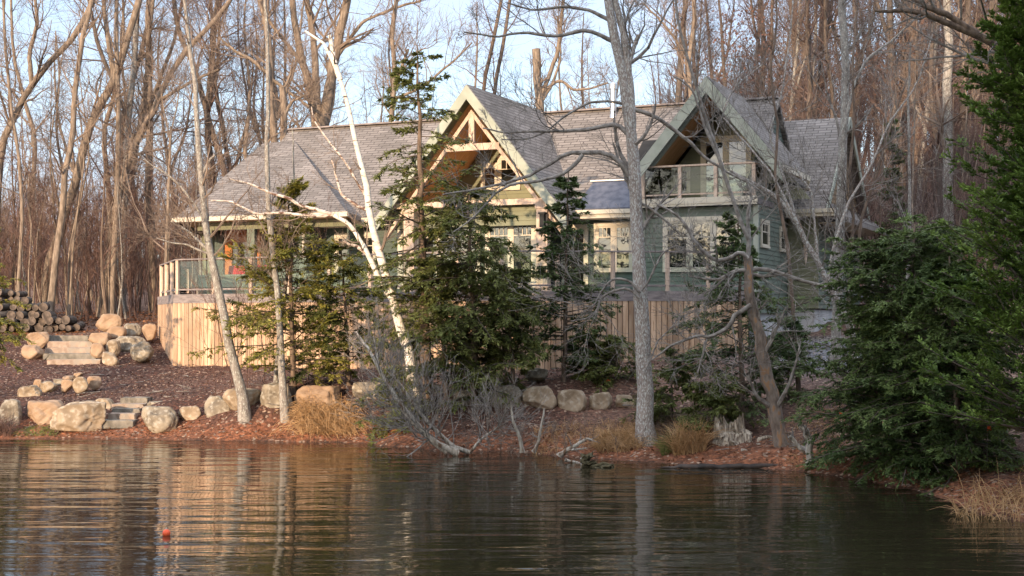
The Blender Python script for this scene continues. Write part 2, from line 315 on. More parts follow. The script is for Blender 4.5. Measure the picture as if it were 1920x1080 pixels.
b = MB(); b.add([(-600,-400,0),(600,-400,0),(600,60,0),(-600,60,0)], [[0,1,2,3]]); tag(b.build('water', 'water'), kind='structure')
# ------------------------------------------------------------------ house (local frame: x along the front, y into the depth)
YAW = R_(24); P0 = (6.83, 38.8); cY, sY = math.cos(YAW), math.sin(YAW)
def onv(px, py, v):
    k = (px - 960) / F; D = (v + P0[0]*sY + P0[1]*cY) / (k*sY + cY); x = k * D
    return (x - P0[0])*cY - (D - P0[1])*sY, EYE + (YH - py) * D / F
def onu(px, py, u):
    k = (px - 960) / F; D = (u + P0[0]*cY - P0[1]*sY) / (k*cY - sY); x = k * D
    return (x - P0[0])*sY + (D - P0[1])*cY, EYE + (YH - py) * D / F
def toworld(u, v): return P0[0] + u*cY + v*sY, P0[1] - u*sY + v*cY
house = empty('house', (P0[0], P0[1], 0), -YAW)
tag(house, 'green clapboard lake house with steep gables and grey shingle roof above the wooden deck', 'house')
def roofpoly(name, faces, m='roof', th=.16):
    """faces: list of (pts, eave_dir) ; slab with uv in metres"""
    me = bpy.data.meshes.new(name); bm = bmesh.new(); uvl = bm.loops.layers.uv.new('UVMap')
    for pts in faces:
        P = [Vector(p) for p in pts]; n = (P[1]-P[0]).cross(P[2]-P[0]).normalized()
        if n.z < 0: P.reverse(); n = -n
        e = Vector((0, 0, 1)).cross(n).normalized(); up = n.cross(e)
        lo = [p - Vector((0, 0, th)) for p in P]
        vs = [bm.verts.new(p) for p in P]; vl = [bm.verts.new(p) for p in lo]
        fs = [bm.faces.new(vs), bm.faces.new(list(reversed(vl)))]
        for i in range(len(P)): j = (i+1) % len(P); fs.append(bm.faces.new([vs[i], vl[i], vl[j], vs[j]]))
        for f in fs:
            for l in f.loops: l[uvl].uv = (l.vert.co.dot(e), l.vert.co.dot(up))
    bm.to_mesh(me); bm.free(); me.materials.append(M[m]); o = bpy.data.objects.new(name, me); C.objects.link(o); o.parent = house; return o
def siding(name, z0, z1, lf, rf, v, m, ax='u', ex=.14, sgn=-1):
    """lapped boards on plane v (front facing) or plane u (ax='v'), between lf(z) and rf(z)"""
    b = MB(); z = z0; k = 0
    while z < z1 - .02:
        zt = min(z + ex, z1); a0, a1, b0, b1 = lf(z), rf(z), lf(zt), rf(zt)
        if a1 - a0 > .05 and b1 - b0 > -.2:
            if b1 < b0: b0 = b1 = (b0 + b1) / 2
            o, i, t = v + sgn*.028, v + sgn*.008, v - sgn*.03
            if ax == 'u': Vv = [(a0,o,z),(a1,o,z),(a1,t,z),(a0,t,z),(b0,i,zt),(b1,i,zt),(b1,t,zt),(b0,t,zt)]
            else: Vv = [(o,a0,z),(o,a1,z),(t,a1,z),(t,a0,z),(i,b0,zt),(i,b1,zt),(t,b1,zt),(t,b0,zt)]
            b.hexa(Vv)
        z += ex
    return b.build(name, m, house)
def window(a0, a1, z0, z1, v, ax='u', sgn=-1, cols=1, grid=3, gridh=.3, cas=.1, fm='trim_cream', name='window'):
    """cols sashes side by side; upper gridh of each divided in grid panes. window > frame(self), pane, muntin"""
    def bx(B, p0, p1, q0, q1, d0, d1):
        lo, hi = sorted((v + sgn*d0, v + sgn*d1))
        B.box((p0, lo, q0), (p1, hi, q1)) if ax == 'u' else B.box((lo, p0, q0), (hi, p1, q1))
    b = MB(); c = cas
    bx(b, a0-c, a1+c, z1, z1+c*1.2, .02, .075); bx(b, a0-c, a1+c, z0-c*.8, z0, .02, .09); bx(b, a0-c, a0, z0, z1, .02, .07); bx(b, a1, a1+c, z0, z1, .02, .07)
    wd = (a1 - a0) / cols
    for i in range(1, cols): bx(b, a0+i*wd-.05, a0+i*wd+.05, z0, z1, .02, .065)
    for i in range(cols):
        l, r = a0 + i*wd + (.05 if i else 0), a0 + (i+1)*wd - (.05 if i < cols-1 else 0)
        for p in ((l, l+.045, z0, z1), (r-.045, r, z0, z1)): bx(b, *p, .02, .055)
        bx(b, l+.045, r-.045, z0, z0+.05, .02, .055); bx(b, l+.045, r-.045, z1-.05, z1, .02, .055)
    fr = b.build(name, fm, house); mb = MB(); has = False
    for i in range(cols):
        l, r = a0 + i*wd + (.095 if i else .045), a0 + (i+1)*wd - (.095 if i < cols-1 else .045)
        g = MB(); bx(g, l, r, z0+.05, z1-.05, .004, .034); g.build('pane', 'glass', fr)
        if grid:
            zm = z1 - (z1 - z0) * gridh
            bx(mb, l, r, zm-.014, zm+.014, .034, .05); has = True
            for k in range(1, grid): x = l + (r-l)*k/grid; bx(mb, x-.011, x+.011, zm+.014, z1-.05, .034, .048)
    if has: mb.build('muntin', fm, fr)
    return fr
cst = lambda c_: (lambda z: c_)
# cores (dark, behind the boards)
b = MB(); b.box((-14.0,.06,3.4),(-3.35,7.6,5.95)); b.box((-3.27,.06,3.35),(-.06,7.5,6.0)); b.box((-17.4,2.2,3.4),(-14.02,7.55,5.9)); b.build('interior_core', 'interior', house)
b = MB(); b.box((-17.3,.7,1.2),(-.1,7.4,3.34)); b.build('foundation', 'concrete', house)
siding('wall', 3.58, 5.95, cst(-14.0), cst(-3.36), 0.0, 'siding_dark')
siding('wing_wall', 3.35, 6.02, cst(-3.30), cst(-.02), 0.0, 'siding')
siding('wing_side_wall', 3.0, 6.75, cst(.02), lambda z: 3.75, 0.0, 'siding', ax='v', sgn=1)
b = MB()
for u in (-3.33, 0.0): b.box((u-.07,-.05,3.35),(u+.07,.07,6.02))
b.box((-3.45,-.16,3.2),(.1,.02,3.35)); b.build('corner_board', 'trim_green', house)
# wing ground floor window (three sashes), side windows
l, zt = onv(1250, 416, 0); r, zb = onv(1383, 503, 0)
b0, _ = onv(1262, 416, 0)
window(l, r, zb, zt, 0, cols=3, grid=2, gridh=.34)
for px0, px1, y0, y1 in ((1425.5,1438,416,456),(1461,1471,430,464)):
    va, z1 = onu(px0, y0, 0); vb, z0 = onu(px1, y1, 0); window(va, vb, z0-.1, z1, 0, ax='v', sgn=1, cols=1, grid=2, gridh=.4, cas=.07)
# main wall windows
for x0, x1, y0, y1, cc in ((1121,1183,425,505,2),(634,702,445,513,2)):
    a0, z1 = onv(x0, y0, 0); a1, z0 = onv(x1, y1, 0); window(a0, a1, z0, z1, 0, cols=cc, grid=3, gridh=.25)
# ---- balcony of the wing
siding('balcony_wall', 6.3, 8.9, lambda z: -1.31-(9.25-z)/1.2, lambda z: -1.31+(9.25-z)/1.2, 1.8, 'siding_olive')
b = MB(); b.box((-3.42,-.22,6.06),(.06,1.85,6.22)); b.build('balcony_floor', 'deck_grey', house)
b = MB(); b.box((-3.46,-.26,6.10),(.10,-.22,6.27)); b.box((-3.44,-.24,6.03),(.08,-.2,6.10)); b.build('balcony_fascia', 'trim_cream', house)
a0, z1 = onv(1322, 266, 1.8); a1, _ = onv(1402, 266, 1.8)
dr = window(a0, a1, 6.32, z1, 1.8, cols=2, grid=0, cas=.12, name='balcony_door')
window(-2.95, -2.5, 6.6, 7.3, 1.8, cols=1, grid=0, cas=.06)
hd = MB(); hd.box(((a0+a1)/2-.1,1.68,7.2),((a0+a1)/2-.07,1.73,7.5)); hd.build('handle', 'metal', dr)
rail = MB(); rail.box((-3.34,-.20,7.17),(.02,-.06,7.22)); rail.box((-3.3,-.15,6.36),(-.02,-.11,6.40)); rail.box((-.02,-.06,7.17),(.06,1.5,7.22)); rl = rail.build('balcony_rail', 'cedar_pale', house)
ups = [-3.27, -2.17, -1.12, -.03]
for u in ups: q = MB(); q.box((u-.05,-.18,6.22),(u+.05,-.08,7.17)); q.build('rail_post', 'cedar_pale', house)
q = MB(); q.box((-.05,.95,6.22),(.05,1.05,7.17)); q.build('rail_post', 'cedar_pale', house)
for i in range(3): q = MB(); q.box((ups[i]+.06,-.135,6.42),(ups[i+1]-.06,-.125,7.15)); q.build('glass_panel', 'clear', house)
q = MB(); q.box((-.005,-.07,6.42),(.005,.94,7.15)); q.build('glass_panel', 'clear', house)
# dried plants on the balcony belong to pots below
# ---- gable 2 (over the balcony)
AP, S2, F2 = -1.31, 1.19, -.42
def g2(u, z0=9.66): return z0 - abs(u - AP) * S2
lE, rE = -3.28, .80; A1_ = -8.11
roofpoly('wing_roof', [[(AP,F2,9.66),(lE,F2,g2(lE)),(lE,1.1,g2(lE)),(AP,3.9,9.66)], [(AP,F2,9.66),(rE,F2,g2(rE)),(rE,3.0,g2(rE)),(AP,3.9+.0,9.66)]])
def rake(name, ap, zt, s, uL, uR, v0, v1, wd, m, parent=house):
    b = MB()
    for ue in (uL, uR):
        ze = zt - abs(ue - ap) * s
        b.hexa([(ap,v0,zt-wd),(ue,v0,ze-wd),(ue,v1,ze-wd),(ap,v1,zt-wd),(ap,v0,zt),(ue,v0,ze),(ue,v1,ze),(ap,v1,zt)])
    return b.build(name, m, parent)
rake('rake_board', AP, 9.64, S2, lE-.04, rE+.04, F2-.06, F2-.01, .46, 'trim_green')
rake('soffit_lining', AP, 9.47, S2, lE+.2, rE-.1, F2+.36, 1.85, .05, 'soffit')
rake('inner_rafter', AP, 9.36, S2, lE+.25, rE-.25, F2+.25, F2+.36, .20, 'trim_green')
siding('gable_wall', 7.25, 8.6, lambda z: .06, lambda z: 3.7, .0, 'siding', ax='v', sgn=1) if False else None
b = MB(); b.hexa([(rE-.02,F2,g2(rE)-.24),(rE+.1,F2,g2(rE)-.24),(rE+.1,3.0,g2(rE)-.24),(rE-.02,3.0,g2(rE)-.24),(rE-.02,F2,g2(rE)-.08),(rE+.1,F2,g2(rE)-.08),(rE+.1,3.0,g2(rE)-.08),(rE-.02,3.0,g2(rE)-.08)]); b.build('gutter', 'trim_cream', house)
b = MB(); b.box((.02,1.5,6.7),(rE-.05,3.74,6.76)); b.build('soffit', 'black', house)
def tube_part(name, pts, r, m, parent=house, k=8):
    P = resample(np.array(pts, float), 14); b = MB(); b.tubes(P, np.full(len(P), r), k); return b.build(name, m, parent, smooth=True)
def resample(P, m):
    P = np.asarray(P, float); d = np.concatenate([[0], np.cumsum(np.linalg.norm(np.diff(P, axis=0), axis=1))]); t = np.linspace(0, d[-1], m)
    # catmull-like smooth: interpolate then light smoothing
    Q = np.stack([np.interp(t, d, P[:, i]) for i in range(3)], 1)
    for _ in range(1): Q[1:-1] = Q[1:-1] * .5 + (Q[:-2] + Q[2:]) * .25
    return Q
tube_part('downspout', [(.92,2.6,6.85),(.85,2.7,6.65),(.25,3.3,6.4),(.12,3.6,6.3),(.1,3.7,6.0)], .045, 'trim_cream')
# ---- main roof
def rp(v, v0=-.62, z0=5.98): return z0 + (v - v0) * (9.58 - 5.98) / (3.8 + .62)
RL, RR = -17.85, -.25
roofpoly('main_roof', [[(RL,3.8,9.58),(A1_-.05,3.8,9.58),(-11.05,-.62,5.98),(-17.0,-.62,5.98),(RL,.5,rp(.5))], [(A1_+.05,3.8,9.58),(AP,3.8,9.58),(-3.2,1.08,rp(1.08)),(-3.34,-.62,5.98),(-5.2,-.62,5.98)], [(AP,3.8,9.58),(RR,3.8,9.58),(RR,2.4,rp(2.4))], [(RL,3.8,9.58),(RR,3.8,9.58),(RR,8.3,5.95),(RL,8.3,5.95)]])
b = MB(); b.beam((RL,3.8,9.60),(RR,3.8,9.60),.3,.05); b.build('ridge_cap', 'deck_grey', house)
siding('gable_end_wall', 6.0, 9.3, lambda z: 3.8-(9.4-z)*1.2, lambda z: 3.8+(9.4-z)*1.2, -.4, 'siding_dark', ax='v', sgn=1)
for a0, a1 in ((-5.9,-3.34),(-13.9,-11.0)):
    b = MB(); b.box((a0,-.72,5.86),(a1,-.60,5.98)); b.box((a0,-.66,5.74),(a1,-.58,5.86)); b.box((a0,-.60,5.735),(a1,0,5.775)); b.build('gutter', 'trim_cream', house)
# low slate-blue roof patch between the gables
a0, z1 = onv(1092, 353, .1); 
roofpoly('low_roof', [[(-5.2,-.70,6.02),(-3.34,-.70,6.02),(-3.34,.42,6.92),(-5.0,.42,6.92)]], 'flash', .05)
b = MB(); b.beam((-5.1,.43,6.93),(-3.34,.43,6.93),.12,.03); b.build('flashing', 'metal', house)
# skylights and stove pipe
for (pa, pb, ya, yb) in ((1205,1221,268,306),):
    u0, zt = onv(1203, ya, 2.0); b = MB(); v1, v0 = 2.05, 1.2; u0 = -4.0; u1 = -3.42
    n = .1; b.hexa([(u0,v0,rp(v0)),(u1,v0,rp(v0)),(u1,v1,rp(v1)),(u0,v1,rp(v1)),(u0,v0-.06,rp(v0)+n),(u1,v0-.06,rp(v0)+n),(u1,v1-.06,rp(v1)+n),(u0,v1-.06,rp(v1)+n)])
    sk = b.build('skylight', 'black', house); b = MB(); n2 = n + .015
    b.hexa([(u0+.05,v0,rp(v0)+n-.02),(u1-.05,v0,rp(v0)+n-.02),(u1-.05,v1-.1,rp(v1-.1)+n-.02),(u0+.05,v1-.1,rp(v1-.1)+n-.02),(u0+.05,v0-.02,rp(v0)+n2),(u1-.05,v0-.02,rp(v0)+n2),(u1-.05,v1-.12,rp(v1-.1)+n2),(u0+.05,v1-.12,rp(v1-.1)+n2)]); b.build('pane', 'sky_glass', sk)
b = MB(); P = np.array([(-5.5,3.5,z) for z in (9.0,9.35,9.36,10.15,10.16,10.32,10.33,10.4)]); Rr = np.array([.16,.12,.11,.11,.15,.15,.13,.02]); b.tubes(P, Rr, 14); ch = b.build('stove_pipe', 'metal', house, smooth=False)
# ---- gable 1 (projecting over the deck)
A1, S1, G1 = -8.11, 1.25, -1.8
def g1(u, z0=9.68): return z0 - abs(u - A1) * S1
l1, r1 = -11.15, -5.02
vj = lambda z: -.62 + (z - 5.98) / ((9.58-5.98)/4.42)
roofpoly('front_gable_roof', [[(A1,G1,9.68),(ue,G1,g1(ue)),(ue,max(vj(g1(ue)),-.6)+.1,g1(ue)),(A1,3.9,9.68)] for ue in (l1, r1)])
rake('rake_board', A1, 9.66, S1, l1-.04, r1+.04, G1-.06, G1-.01, .42, 'trim_green')
b = MB()
for ue in (l1, r1):                     # shingle-shadow soffit
    pass
rake('soffit_lining', A1, 9.42, S1, l1+.5, r1-.5, G1+.5, 1.25, .05, 'soffit')
rake('eave_soffit', A1, 9.46, S1, l1+.2, r1-.2, G1, G1+.5, .05, 'siding_olive')
tr = rake('gable_truss', A1, 8.98, S1, -10.95, -5.28, G1+.28, G1+.42, .17, 'cedar_pale')
b = MB(); b.box((-8.2,G1+.29,7.98),(-8.02,G1+.41,8.9)); b.box((-9.0,G1+.29,7.78),(-7.22,G1+.41,7.98)); b.build('king_post', 'cedar_pale', tr)
zz = 6.27
siding('gable_wall', 6.3, 9.3, lambda z: A1-(9.3-z)/S1, lambda z: A1+(9.3-z)/S1, 1.2, 'siding_olive')
for x0, x1, y0, y1 in ((908,931,313,352),(939,972,298,352)):
    a0, z1 = onv(x0, y0, 1.2); a1, z0 = onv(x1, y1, 1.2); window(a0, a1, z0, z1, 1.2, cols=1, grid=3, gridh=.36, cas=.09)
b = MB(); b.box((-10.9,G1+.25,6.17),(-5.45,2.0,6.27)); b.box((-10.9,G1+.2,6.13),(-5.45,G1+.26,6.30)); b.build('loggia_floor', 'cedar_pale', house)
siding('loggia_wall', 5.55, 6.17, cst(-10.8), cst(-5.9), G1+.5, 'siding_olive')
b = MB(); b.box((-10.8,G1+.55,5.55),(-5.9,0,5.6)); b.build('soffit', 'siding_dark', house)
# big lower windows
a0, z1 = onv(921, 420, -.9); a1, z0 = onv(1000, 523, -.9)
b = MB(); b.box((-10.9,-.85,3.58),(-6.0,0.0,5.55)); b.build('bay_core', 'interior', house)
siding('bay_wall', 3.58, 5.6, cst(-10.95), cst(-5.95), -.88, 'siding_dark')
window(a0-.05, a1, 3.85, z1, -.9, cols=2, grid=4, gridh=.2, cas=.12)
window(-10.75, a0-.45, 3.85, z1, -.9, cols=2, grid=4, gridh=.2, cas=.12)
for px in (1019, 770):
    u, _ = onv(px, 450, G1+.35); b = MB(); b.box((u-.17,G1+.22,3.58),(u+.17,G1+.48,6.15)); b.box((u-.2,G1+.19,6.0),(u+.2,G1+.51,6.14)); b.box((u-.2,G1+.19,3.59),(u+.2,G1+.51,3.8)); b.build('column', 'cedar_pale', house)
b = MB(); u, _ = onv(1013, 405, G1); b.box((u-.02,G1-.02,5.45),(u+.12,G1+.12,5.82)); b.box((u-.05,G1-.05,5.82),(u+.15,G1+.15,5.87)); b.build('wall_lantern', 'black', house)
# glazed wall right of the column
window(-5.75, -5.1, 3.75, 5.5, 0, cols=1, grid=2, gridh=.25, cas=.1)
# ---- porch at the left end
ea = (-18.7,-1.6,6.12); eb = (-21.3,2.9,6.05); r0 = (-18.5,3.1,9.08); r2 = (-17.2,3.1,9.08)
roofpoly('porch_roof', [[r0, ea, (-12.3,-1.6,6.12), r2], [r0, eb, ea], [r0, (-21.0,6.5,6.05), eb], [r0, r2, (-17.2,7.9,6.1), (-21.0,6.5,6.05)], [r2, (-12.3,-1.6,6.12), (-12.3,-.6,5.99), (-17.2,3.0,8.9)]])
b = MB(); b.beam((-18.75,-1.66,6.03),(-12.2,-1.66,6.03),.12,.14); b.beam((-18.76,-1.68,6.04),(-21.36,2.85,5.97),.12,.14); b.build('gutter', 'trim_cream', house)
b = MB(); b.beam((-18.2,-1.02,5.83),(-12.6,-1.02,5.83),.12,.24); b.beam((-18.2,-1.02,5.83),(-20.7,2.6,5.83),.12,.24); b.build('porch_beam', 'siding_olive', house)
b = MB(); b.hexa([(-18.6,-1.55,5.96),(-12.4,-1.55,5.96),(-12.4,2.2,5.96),(-20.8,2.9,5.96),(-18.6,-1.55,6.0),(-12.4,-1.55,6.0),(-12.4,2.2,6.0),(-20.8,2.9,6.0)]); b.build('porch_ceiling', 'soffit', house)
for px0, px1, m_ in ((392,400,'siding_olive'),(466,480,'siding'),(563,577,'siding')):
    ua, _ = onv(px0, 450, -1.0); ub, _ = onv(px1, 450, -1.0); b = MB(); b.box((ua,-1.09,3.58),(ub,-.93,5.72)); b.build('porch_post', m_, house)
b = MB(); b.box((-20.66,2.5,3.58),(-20.5,2.66,5.72)); b.box((-19.5,.9,3.58),(-19.35,1.05,5.72)); b.build('porch_post', 'siding_olive', house)
siding('porch_low_wall', 3.58, 4.22, cst(-18.2), cst(-12.6), -1.0, 'siding')
b = MB(); 
for k in range(4):
    z = 3.58 + k*.16; b.beam((-18.2,-1.02,z+.08),(-20.6,2.55,z+.08),.06,.155)
b.build('porch_low_wall', 'siding', house)
b = MB(); b.box((-18.2,-1.07,4.2),(-12.6,-.92,4.27)); b.build('sill', 'siding', house)
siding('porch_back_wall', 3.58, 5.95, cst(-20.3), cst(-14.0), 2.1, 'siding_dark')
u0, _ = onv(424, 440, 2.05); u1, _ = onv(480, 440, 2.05); u0b, _ = onv(438, 440, 2.05)
b = MB(); b.box((u0,1.96,3.6),(u0b,2.06,5.92)); b.box((u1,1.96,3.6),(u1+.25,2.06,5.92)); b.box((u0b,1.96,5.5),(u1,2.06,5.92)); dr = b.build('porch_door', 'door_wood', house)
b = MB(); b.box((u0b,2.0,3.65),(u1,2.04,5.5)); b.build('pane', 'glass', dr)
tube_part('downspout', [(-13.75,-1.6,6.0),(-13.75,-1.5,5.85),(-14.12,-1.14,5.6),(-14.14,-1.14,5.3),(-14.14,-1.14,3.65)], .05, 'trim_cream')
siding('porch_end_wall', 3.58, 5.9, cst(-1.0), cst(0.0), -12.6, 'siding_dark', ax='v', sgn=1)
# ---- garage wing at the right
siding('garage_wall', 3.15, 5.98, cst(.03), cst(.88), 3.8, 'siding_olive')
siding('garage_side_wall', 3.15, 5.98, cst(3.8), cst(11.0), .9, 'siding', ax='v', sgn=1)
b = MB(); b.box((.04,3.86,3.12),(.84,10.9,6.0)); b.box((-2.5,3.9,6.0),(1.2,10.0,6.3)); b.build('interior_core', 'interior', house)
b = MB(); b.box((.0,3.9,2.38),(.82,10.8,3.12)); b.box((-.9,.3,2.2),(-.1,.38,3.2)); b.build('foundation', 'concrete', house)
b = MB(); b.box((.86,3.75,3.15),(.96,3.85,5.98)); b.build('corner_board', 'siding_olive', house)
gr = lambda v: 6.1 + (v - 3.3) * (9.33 - 6.1) / 3.7
roofpoly('garage_roof', [[(-1.5,7,9.33),(1.3,7,9.33),(1.3,3.3,6.1),(0.0,3.3,6.1),(-.3,3.9,gr(3.9)),(-1.5,3.9,gr(3.9))], [(-1.5,7,9.33),(1.3,7,9.33),(1.3,11,5.9),(-1.5,11,5.9)]])
siding('garage_gable_wall', 6.2, 9.2, lambda z: 7-(9.2-z)*1.12, lambda z: 7+(9.2-z)*1.12, 1.02, 'siding_brown', ax='v', sgn=1)
b = MB(); b.beam((1.32,7,9.25),(1.32,11.05,5.82),.05,.26,up=(0,0,1)); b.beam((1.32,7,9.25),(1.32,3.3,6.03),.05,.2); b.build('rake_board', 'trim_green', house)
roofpoly('pent_roof', [[(1.04,4.2,6.45),(1.04,10.6,6.45),(1.95,11.0,5.85),(1.95,3.3,5.85)],[(1.04,4.2,6.45),(1.95,3.3,5.85),(1.3,3.3,6.0)]])
b = MB(); b.box((.1,3.18,6.0),(1.56,3.3,6.12)); b.box((.1,3.24,5.9),(1.56,3.32,6.0)); b.box((.1,3.3,5.9),(1.5,3.76,5.93)); b.box((.98,3.8,5.72),(1.85,11,5.75)); b.build('gutter', 'trim_cream', house)
tube_part('downspout', [(.42,3.25,5.95),(.42,3.3,5.8),(.58,3.68,5.3),(.6,3.7,5.1),(.6,3.7,2.5)], .055, 'cedar_pale')
# ------------------------------------------------------------------ deck
deck = empty('deck', (P0[0], P0[1], 0), -YAW); tag(deck, 'wooden deck with vertical board skirt, grey fascia and glass railing', 'deck')
DP = [(-20.9,1.9),(-20.2,-.57),(-16.9,-4.0),(-5.65,-4.9),(-1.73,-2.74),(.12,-1.35),(.12,0)]
fl_ = MB(); n = len(DP); IN = DP + [(-12,0.0)]
b = MB()
for i in range(n - 1):
    (a, c_), (d, e) = DP[i], DP[i+1]; L = math.hypot(d-a, e-c_)
    b.beam((a,c_,3.44),(d,e,3.44),.07,.27)
b.build('fascia', 'deck_grey', deck)
cx, cy = -9.0, 1.0
bm = MB(); top = [(u,v,3.56) for u, v in DP]; lo = [(u,v,3.44) for u, v in DP]
bm.add(top + lo, [[i for i in range(n)]]); bm.add(lo, [[i for i in reversed(range(n))]]); bm.build('deck_floor', 'deck_grey', deck)
sk = MB(); random.seed(3)
for i in range(n - 2):
    A_, B_ = Vector((*DP[i], 0)), Vector((*DP[i+1], 0)); L = (B_-A_).length; d = (B_-A_)/L; nm = Vector((d.y, -d.x, 0)); k = int(L/.145)
    if i == 0: continue
    for j in range(k):
        p = A_ + d * ((j+.5)*L/k) + nm * random.uniform(-.004, .004); x, y = toworld(p.x, p.y); zg = gz(x, y) - .12; hw = L/k/2 - .009
        a_, c_ = p - d*hw, p + d*hw; t = nm*.025
        sk.hexa([a_-t+Vector((0,0,zg)), c_-t+Vector((0,0,zg)), c_+t+Vector((0,0,zg)), a_+t+Vector((0,0,zg)), a_-t+Vector((0,0,3.31)), c_-t+Vector((0,0,3.31)), c_+t+Vector((0,0,3.31)), a_+t+Vector((0,0,3.31))])
sk.build('skirt', 'skirt', deck)
bk = MB()
for i in range(1, n - 2):
    (a, c_), (d, e) = DP[i], DP[i+1]; bk.beam((a,c_+.1,2.2),(d,e+.1,2.2),.03,2.2)
bk.build('skirt_backing', 'interior', deck)
rt = MB(); rb = MB()
for i in range(n - 2):
    A_, B_ = Vector((*DP[i], 0)), Vector((*DP[i+1], 0)); L = (B_-A_).length; d = (B_-A_)/L; k = max(1, round(L/1.36)); nm = Vector((-d.y, d.x, 0))*.1
    if nm.y < 0 and i > 0: nm = -nm
    if i == 0: nm = Vector((.1,0,0))
    z = Vector((0,0,1)); A2, B2 = A_ + nm, B_ + nm
    rt.beam(A2+z*4.63, B2+z*4.63, .13, .04); rb.beam(A2+z*3.72, B2+z*3.72, .05, .05)
    for j in range(k):
        p = A2 + d*(j*L/k + .05); q = MB(); q.beam(p+z*3.57, p+z*4.61, .095, .095, up=(0,1,0)); q.build('rail_post', 'cedar_pale', deck)
        g = MB(); g.beam(p+d*.1+z*4.17, A2+d*((j+1)*L/k-.05)+z*4.17, .012, .8); g.build('glass_panel', 'clear', deck)
rt.build('hand_rail', 'deck_grey', deck); rb.build('bottom_rail', 'deck_grey', deck)
# red cushioned porch chairs
def chair(u, v, rz, label):
    x, y = toworld(u, v); t = empty('porch_chair', (x, y, 3.58), rz); tag(t, label, 'chair', 'red porch chairs')
    b = MB(); b.box((-.32,-.28,.36),(.32,.3,.5)); b.build('seat', 'red', t)
    b = MB(); b.hexa([(-.3,.24,.5),(.3,.24,.5),(.3,.38,.5),(-.3,.38,.5),(-.26,.4,1.02),(.26,.4,1.02),(.26,.5,1.02),(-.26,.5,1.02)]); b.build('backrest', 'red', t)
    for s in (-1, 1):
        b = MB(); b.box((s*.36-.04,-.3,.6),(s*.36+.04,.36,.66)); b.build('armrest', 'black', t)
        for yy in (-.27, .3): b = MB(); b.box((s*.36-.025,yy-.03,0),(s*.36+.025,yy+.03,.6)); b.build('leg', 'black', t)
chair(onv(440,515,-.2)[0], -.2, 0, 'red cushioned chair in the screened porch left of the green porch post')
chair(onv(508,515,-.2)[0], -.2, .6, 'dark chair with red cushion behind the porch wall between two porch posts')
# ------------------------------------------------------------------ unseen hill across the bay, added and shaped to shade the right side
hx = np.linspace(-62, 110, 130); hy = np.linspace(-110, -45, 24); HX, HY = np.meshgrid(hx, hy)
prof = np.interp(HX - .466 * (HY + 66), [-52, -50, -48, -46.8, -45.4], [0, 12, 18, 27, 35.5]) * np.exp(-((HY + 66) / 24) ** 2)
HZ = prof + (rng.random(HX.shape) * 3.2 - 1) * (prof > 3) - 1.0
b = MB(); n1, n2 = len(hx), len(hy); ii = (np.arange(n2-1)[:, None]*n1 + np.arange(n1-1)[None]).reshape(-1)
b.add(np.stack([HX, HY, HZ], -1).reshape(-1, 3), np.stack([ii, ii+1, ii+n1+1, ii+n1], 1)); tag(b.build('hill', 'hemlock_dark', smooth=True), kind='structure')
# ------------------------------------------------------------------ growing woody plants
def smoothpath(pts, m, jit=0.0):
    P = np.asarray(pts, float); d = np.concatenate([[0], np.cumsum(np.linalg.norm(np.diff(P, axis=0), axis=1))]); t = np.linspace(0, d[-1], m * 3)
    Q = np.stack([np.interp(t, d, P[:, i]) for i in range(3)], 1)
    for _ in range(4): Q[1:-1] = Q[1:-1]*.5 + (Q[:-2] + Q[2:])*.25
    Q = Q[np.linspace(0, m*3-1, m).round().astype(int)]
    if jit: Q[1:-1] += rng.normal(0, jit, (m-2, 3))
    return Q
def grow(P, Rd, n, t0, t1, ang, Lf, rr=.55, m=6, up=.25, wig=.12, rmin=.006, taper=.25, flat=0.0, tp=1.0):
    """children on parents P (N,m,3) with radii Rd; n per parent"""
    N, k, _ = P.shape; idx = np.repeat(np.arange(N), n); K = len(idx)
    t = t0 + (t1 - t0) * rng.random(K) ** tp; f = t * (k - 1); i0 = np.minimum(f.astype(int), k - 2); fr = (f - i0)[:, None]
    st = P[idx, i0] * (1 - fr) + P[idx, i0 + 1] * fr; T = nrm(P[idx, i0 + 1] - P[idx, i0])
    pr = Rd[idx, i0] * (1 - fr[:, 0]) + Rd[idx, i0 + 1] * fr[:, 0]
    rv = rng.normal(size=(K, 3)); rv[:, 2] *= (1 - flat); sd_ = nrm(np.cross(T, rv)) if flat == 0 else nrm(rv - T * (rv * T).sum(1, keepdims=True))
    a = R_(1) * (ang[0] + (ang[1] - ang[0]) * rng.random(K))[:, None]
    d = nrm(T * np.cos(a) + sd_ * np.sin(a))
    plen = np.linalg.norm(P[idx, -1] - P[idx, 0], axis=1); L = Lf(t, plen) * (.6 + .8 * rng.random(K))
    out = np.empty((K, m, 3)); out[:, 0] = st; cur = d.copy(); step = (L / (m - 1))[:, None]
    for j in range(1, m):
        cur = nrm(cur + np.array([0, 0, up]) * (1.0 / m) * 3 + rng.normal(0, wig, (K, 3)) )
        out[:, j] = out[:, j-1] + cur * step
    r0 = np.maximum(pr * rr * (.7 + .5 * rng.random(K)), rmin); r0 = np.minimum(r0, pr * .9 + .001)
    R2 = r0[:, None] * np.linspace(1, taper, m)[None]; R2 = np.maximum(R2, rmin * .55)
    return out, R2
